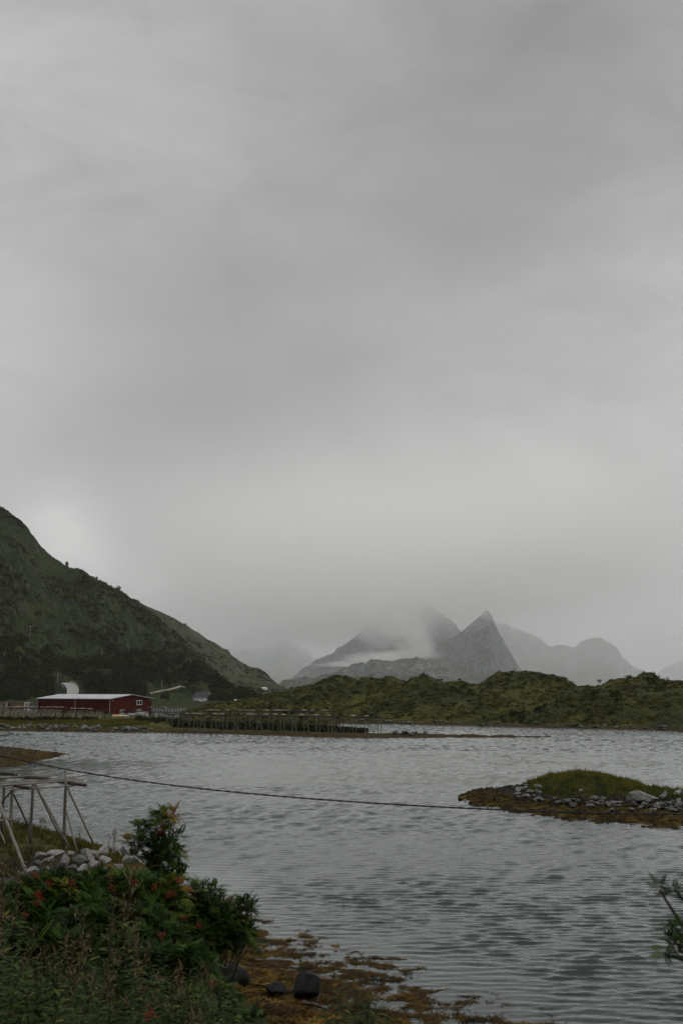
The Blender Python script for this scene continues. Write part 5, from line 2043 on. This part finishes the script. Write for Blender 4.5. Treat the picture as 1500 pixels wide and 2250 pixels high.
def herb_template(seed, H, plume=True):
    g = np.random.default_rng(seed)
    st = MB()
    lean = np.array([g.uniform(-.14, .14), g.uniform(-.14, .14)])
    def sp(t): return np.array([lean[0] * t * t * H, lean[1] * t * t * H, t * H])
    st.tube([sp(t) + (0, 0, -.25 if t == 0 else 0) for t in (0, .3, .6, .85, 1.0)], [.005, .0045, .004, .003, .002], 4)
    V, W = [], []
    nl = int(64 * H)
    for i in range(nl):
        t = .12 + (.66 if plume else .86) * i / nl
        an = i * 2.399
        el = g.uniform(.15, .8)
        L = (.13 * (1 - .45 * t)) * g.uniform(.8, 1.2)
        d = np.array([math.cos(an) * math.cos(el), math.sin(an) * math.cos(el), math.sin(el)])
        side = np.array([-math.sin(an), math.cos(an), 0])
        n = np.cross(d, side)
        R = np.stack([d, side, n])
        q = lance(1, .14, .35).reshape(-1, 3) @ R * L * 1.15 + sp(t)
        V.append(q); W.append(np.full(8, np.clip(.45 + .25 * g.normal() + (.35 if t < .3 and g.random() < .25 else 0), 0, 1)))
    V = np.concatenate(V); W = np.concatenate(W)
    PV, PW = [], []
    if plume:
        for i in range(48):
            t = .72 + .30 * g.random()
            an = g.random() * 6.283
            el = g.uniform(.5, 1.3)
            L = g.uniform(.04, .09)
            d = np.array([math.cos(an) * math.cos(el), math.sin(an) * math.cos(el), math.sin(el)])
            side = np.cross(d, g.normal(size=3)); side /= np.linalg.norm(side)
            b = sp(min(t, 1.0))
            w = g.uniform(.0006, .0016)
            PV.append(np.array([b - side * w, b + side * w, b + d * L + side * w * 1.5, b + d * L - side * w * 1.5]))
            PW.append(np.full(4, g.random()))
        for i in range(34):                                # woolly seed hairs
            t = .74 + .26 * g.random()
            b = sp(t) + g.normal(size=3) * .022
            d = g.normal(size=3); d /= np.linalg.norm(d)
            side = np.cross(d, g.normal(size=3)); side /= np.linalg.norm(side)
            PV.append(np.array([b, b + side * .004, b + d * .03, b - side * .004])); PW.append(np.full(4, .6 + .4 * g.random()))
    return st, V, W, PV, PW


m_stemgreen = simple('herb_stem', (0.018, 0.024, 0.008), (0.05, 0.045, 0.018), 6.0, 0.8, spec=0.1)
HERBS = []
for i in range(6):
    st, V, W, PV, PW = herb_template(600 + i, 1.25, plume=(i < 4))
    root = empty('willowherb', (0, 0, 0))
    kids = [st.build('stem', m_stemgreen, root), mesh_np('foliage', V, np.arange(len(V)).reshape(-1, 4), m_weed, var=W, parent=root)]
    if PV:
        PV = np.concatenate(PV)
        kids.append(mesh_np('seed_plume', PV, np.arange(len(PV)).reshape(-1, 4), m_plume, var=np.concatenate(PW), parent=root))
    HERBS.append([root, kids, False])


def herb(x, y, s, i, label, group):
    H = HERBS[i]
    p = gb(x, y)
    if not H[2]:
        o = H[0]; o.location = p; o.scale = (s, s, s); H[2] = True
    else:
        o = copy_tree(H[0], H[1], p, random.uniform(0, 6.28), s)
    tag(o, label, 'plant', group)


def herb_top(px, py, y, i, label='willowherb stalk with a pale pinkish seed plume in the thicket', group='willowherb stalks in the foreground thicket'):
    """a stalk whose tip stands at this pixel"""
    p = P(px, py, y)
    zg = float(bank_z(p.x, p.y))
    s = (p.z - zg) / 1.25
    if .25 < s < 1.9:
        herb(p.x, p.y, s, i, label, group)


random.seed(21)
for (px, py, y) in [(262, 1905, 9.5), (215, 2000, 9), (232, 1985, 9.2), (300, 1992, 9.5), (318, 2030, 9), (325, 2085, 8.6), (205, 2050, 8.6), (20, 1940, 10),
                    (12, 1965, 10), (25, 1985, 9.6), (8, 2005, 9.4), (130, 2075, 8.6), (140, 2080, 8.6), (425, 2115, 9.6), (440, 2125, 9.6), (475, 2130, 10.2), (465, 2150, 10), (200, 2105, 8.4), (255, 2120, 8.4),
                    (340, 2120, 8.6), (300, 2150, 8.3), (160, 2140, 8.2), (60, 2090, 8.6), (95, 2070, 8.8), (40, 2050, 9), (18, 1895, 11), (5, 1910, 11), (30, 1915, 11)]:
    herb_top(px, py, y, random.randrange(4))
cnt_h = 0
for _ in range(900):
    px = random.uniform(-30, 560); py = random.uniform(2060, 2330)
    lim = np.interp(px, [0, 200, 350, 450, 560], [2010, 2040, 2090, 2140, 2190])
    if py < lim:
        continue
    y = random.uniform(6.3, 10.5)
    p = P(px, py, y)
    zg = float(bank_z(p.x, p.y))
    h_ = p.z - zg
    if not .35 < h_ < 1.5:
        continue
    herb(p.x, p.y, h_ / 1.25, random.choice((0, 1, 4, 4, 4, 5, 5, 5, 4, 5)), 'leafy willowherb stalk crowded in the bottom left thicket', 'willowherb stalks in the foreground thicket')
    cnt_h += 1
    if cnt_h > 150:
        break
# lone plant at the bottom centre
for (px, py, y, i) in [(785, 2158, 9.0, 4), (762, 2180, 9.1, 5), (802, 2184, 9.0, 5), (778, 2190, 8.8, 4), (750, 2200, 9, 4), (815, 2202, 9, 5), (793, 2212, 8.8, 4), (738, 2222, 8.9, 5), (822, 2226, 8.8, 4), (768, 2216, 8.7, 5), (805, 2222, 8.6, 4)]:
    herb_top(px, py, y, i, 'dark leafy weed in the small tuft at the bottom centre above the seaweed', 'weeds of the small tuft at the bottom centre')


# undergrowth: leaf litter of broad and narrow leaves filling the thicket
def undergrowth(n, y0, y1, hmul, leaf0, leaf1, seed, label, x1=600):
    px = rng.uniform(-60, x1, n); Y = rng.uniform(y0, y1, n)
    X = (px - 750) / F * CT * Y
    Z = bank_z(X, Y)
    hgt = hmul * (.55 + .25 * fbm(X / 1.1, Y / 1.1, 3, seed)) * sstep(0, .4, 1.6 - (px - 250) / 260)
    Zt = Z + hgt * rng.random(n) ** .6
    py_t = HZ - (Zt - CAMZ) / Y * F
    lim = np.interp(px, [-60, 0, 120, 200, 300, 400, 500, 600], [1890, 1895, 1930, 1960, 1970, 2010, 2120, 2190])
    k = (py_t > lim) & (shore_dist(X, Y) > 9)
    X, Y, Zt = X[k], Y[k], Zt[k]
    n = len(X)
    an = rng.random(n) * 6.283; el = rng.uniform(-.3, 1.1, n)
    d = np.stack([np.cos(an) * np.cos(el), np.sin(an) * np.cos(el), np.sin(el)], 1)
    sd_ = np.stack([-np.sin(an), np.cos(an), 0 * an], 1)
    Ln_ = (leaf0 + leaf1 * rng.random(n))[:, None]
    wd = Ln_ * (.14 + .24 * rng.random(n))[:, None]
    c = np.stack([X, Y, Zt], 1)
    q = np.stack([c, c + d * Ln_ * .5 + sd_ * wd, c + d * Ln_ + [0, 0, -.01], c + d * Ln_ * .5 - sd_ * wd], 1).reshape(-1, 3)
    val = np.clip(.40 + .3 * fbm(X / .7, Y / .7, 3, seed + 2) + .18 * rng.normal(size=n) + .3 * (rng.random(n) > .96), 0, 1)
    tag(mesh_np('undergrowth', q, np.arange(len(q)).reshape(-1, 4), m_weed, var=np.repeat(val, 4)), label, 'undergrowth', kind='stuff')


undergrowth(120000, 5.5, 13, 1.0, .05, .09, 111, 'tangled dark green undergrowth filling the foreground thicket')
undergrowth(110000, 10.5, 21, 1.5, .09, .12, 131, 'broad leafed dark undergrowth beneath the rowan shrubs')
# yellowish grass at the far left and lower left corner
n = 26000
px = np.concatenate([rng.uniform(-60, 60, n // 2), rng.uniform(-60, 210, n // 2)]); Y = np.concatenate([rng.uniform(9.5, 15, n // 2), rng.uniform(6.0, 7.6, n // 2)])
X = (px - 750) / F * CT * Y
Z = bank_z(X, Y)
tone = .68 + .3 * fbm(X / .6, Y / .6, 3, 117)
blades('grass', X, Y, Z, .62, .008, m_grass, tone, 'yellowed tall grass at the left edge of the foreground', bend=.6)
# cover for the rest of the bank slope (out of the close thicket)
n = 60000
X = rng.uniform(-16, 12, n); Y = rng.uniform(4, 34, n)
Z = bank_z(X, Y); d = shore_dist(X, Y)
k = (d > 9.5) & (Z > 1.0)
blades('grass', X[k], Y[k], Z[k], .30, .02, m_grass, .42 + .3 * fbm(X[k] / 2, Y[k] / 2, 3, 119), 'rough grass on the slope down to the shore')
# dry flower heads on the bank edge
random.seed(5)
for (px, py) in ((40, 1797), (62, 1795), (90, 1793), (96, 1797), (100, 1806), (175, 1821), (250, 1822), (253, 1828), (240, 1832)):
    p = G(px, py, 2.4)
    y = 68 + random.uniform(-2, 4)
    p = P(px, py, y)
    zg = float(bank_z(p.x, p.y))
    root = empty('dock_plant', (p.x, p.y, zg)); tag(root, 'dry reddish dock stalk on the bank edge behind the near drying rack', 'plant', 'dry dock stalks on the bank edge')
    h = max(.5, p.z - zg)
    mb = MB(); mb.tube([(0, 0, -.1), (.03, 0, h)], [.02, .01], 5); mb.build('stem', m_bark, root)
    q, vv = clump_template(60, .16, .035, random.randrange(999), 2.2)
    mesh_np('flower_head', q.reshape(-1, 3) + np.array([.03, 0, h - .25]), np.arange(240).reshape(-1, 4), m_plume, var=np.repeat(vv * .3, 4), parent=root)

# ------------------------------------------------------------------ haze and mountain cloud
def volume_box(name, lo, hi):
    mb = MB()
    c = [(a + b) / 2 for a, b in zip(lo, hi)]
    mb.box(c, [b - a for a, b in zip(lo, hi)])
    return mb.build(name, None)


HAZE_D = 3.0e-5
hz = volume_box('haze', (-21000, -21000, -120), (21000, 21000, 1600))
hm = bpy.data.materials.new('haze')
hm.use_nodes = True
hn = hm.node_tree
hn.nodes.clear()
ho = hn.nodes.new('ShaderNodeOutputMaterial')
hv = hn.nodes.new('ShaderNodeVolumePrincipled')
hv.inputs['Color'].default_value = (0.985, 0.99, 1.0, 1)
hv.inputs['Density'].default_value = HAZE_D
hv.inputs['Anisotropy'].default_value = 0.0
hn.links.new(hv.outputs[0], ho.inputs['Volume'])
hz.data.materials.append(hm)
tag(hz, 'thin grey haze filling the air over the fjord', 'haze', kind='stuff')

mist = volume_box('mist', (-9000, 2350, -60), (12000, 12500, 1500))
mm = hm.copy()
mm.name = 'mist'
mm.node_tree.nodes['Principled Volume'].inputs['Color'].default_value = (0.955, 0.985, 1.0, 1)
mm.node_tree.nodes['Principled Volume'].inputs['Density'].default_value = 1.4e-4
mist.data.materials.append(mm)
tag(mist, 'thicker grey mist lying between the distant mountains', 'mist', kind='stuff')

# low cloud wrapped round the peaks
cb = volume_box('cloud', (-1500, 3150, 90), (2600, 6500, 1350))
cm = bpy.data.materials.new('cloud')
cm.use_nodes = True
ct = cm.node_tree
ct.nodes.clear()
co_ = ct.nodes.new('ShaderNodeOutputMaterial')
cv = ct.nodes.new('ShaderNodeVolumePrincipled')
cv.inputs['Color'].default_value = (1, 1, 1, 1)
cv.inputs['Anisotropy'].default_value = 0.0
ct.links.new(cv.outputs[0], co_.inputs['Volume'])
cg = ct.nodes.new('ShaderNodeNewGeometry')


def cmath(op, a, b=None, c=None, clamp=False):
    n = ct.nodes.new('ShaderNodeMath')
    n.operation = op
    n.use_clamp = clamp
    for i, v in enumerate((a, b, c)):
        if v is None: continue
        if isinstance(v, (int, float)): n.inputs[i].default_value = v
        else: ct.links.new(v, n.inputs[i])
    return n.outputs[0]


def cnoise(scale, sc, rot, detail=5, off=(0, 0, 0)):
    m = ct.nodes.new('ShaderNodeMapping')
    m.inputs['Scale'].default_value = sc
    m.inputs['Rotation'].default_value = rot
    m.inputs['Location'].default_value = off
    ct.links.new(cg.outputs['Position'], m.inputs[0])
    n = ct.nodes.new('ShaderNodeTexNoise')
    n.inputs['Scale'].default_value = scale
    n.inputs['Detail'].default_value = detail
    n.inputs['Roughness'].default_value = .58
    n.inputs['Distortion'].default_value = .6
    ct.links.new(m.outputs[0], n.inputs['Vector'])
    return n.outputs['Fac']


def cmap(v, a, b, c=0.0, d=1.0):
    n = ct.nodes.new('ShaderNodeMapRange')
    n.interpolation_type = 'SMOOTHSTEP'
    ct.links.new(v, n.inputs[0])
    for i, q in enumerate((a, b, c, d)): n.inputs[i + 1].default_value = q
    return n.outputs[0]


cs_ = ct.nodes.new('ShaderNodeSeparateXYZ')
ct.links.new(cg.outputs['Position'], cs_.inputs[0])
CX, CY, CZ = cs_.outputs
nA = cnoise(.0045, (1, .5, 1.2), (0, .5, 0), 6)
# cloud base drapes lower over the left mass and higher by the sharp peak
base_z = cmath('ADD', cmap(CX, 250, 900, 195, 335), cmath('MULTIPLY', cmath('SUBTRACT', nA, .5), -640))
up_ = cmath('SUBTRACT', CZ, base_z)
deck = cmath('MULTIPLY', cmap(up_, 0, 140), cmap(CZ, 1100, 560))
edge = cmath('MULTIPLY', cmap(CX, -1300, 150), cmath('MULTIPLY', cmap(CX, 1700, 750), cmath('MULTIPLY', cmap(CY, 3200, 3900), cmap(CY, 6450, 5700))))
dens = cmath('MULTIPLY', cmath('MULTIPLY', deck, edge), .0019)


def wisp(px, py, Y, rx, ry, rz_, amount):
    global dens
    c = P(px, py, Y)
    e = None
    for s_, cc, rr in ((CX, c.x, rx), (CY, c.y, ry), (CZ, c.z, rz_)):
        q = cmath('DIVIDE', cmath('SUBTRACT', s_, cc), rr)
        q = cmath('MULTIPLY', q, q)
        e = q if e is None else cmath('ADD', e, q)
    m = cmap(e, 1.0, 0.0)
    m = cmath('MULTIPLY', m, cmap(nB, .44, .60))
    dens = cmath('MULTIPLY_ADD', m, amount, dens)


nB = cnoise(.011, (.7, .6, 1.6), (0, .35, 0), 5, (300, 0, 50))
wisp(810, 1446, 3650, 130, 260, 26, .012)
wisp(865, 1442, 3700, 150, 260, 24, .010)
wisp(905, 1440, 3800, 130, 220, 30, .008)
wisp(905, 1405, 3900, 90, 250, 95, .007)
wisp(880, 1375, 4000, 120, 260, 80, .008)
wisp(735, 1463, 3500, 130, 240, 22, .010)
wisp(930, 1420, 3850, 60, 220, 60, .006)
wisp(1048, 1358, 4150, 70, 220, 45, .006)
ct.links.new(dens, cv.inputs['Density'])
cb.data.materials.append(cm)
try:
    scene.cycles.volume_step_rate = 0.6
    scene.cycles.volume_max_steps = 256
except Exception:
    pass
tag(cb, 'low grey cloud drifting round the distant mountain tops', 'cloud', kind='stuff')
print('wood', N_WOOD, 'herbs', cnt_h, 'spruce', cnt)
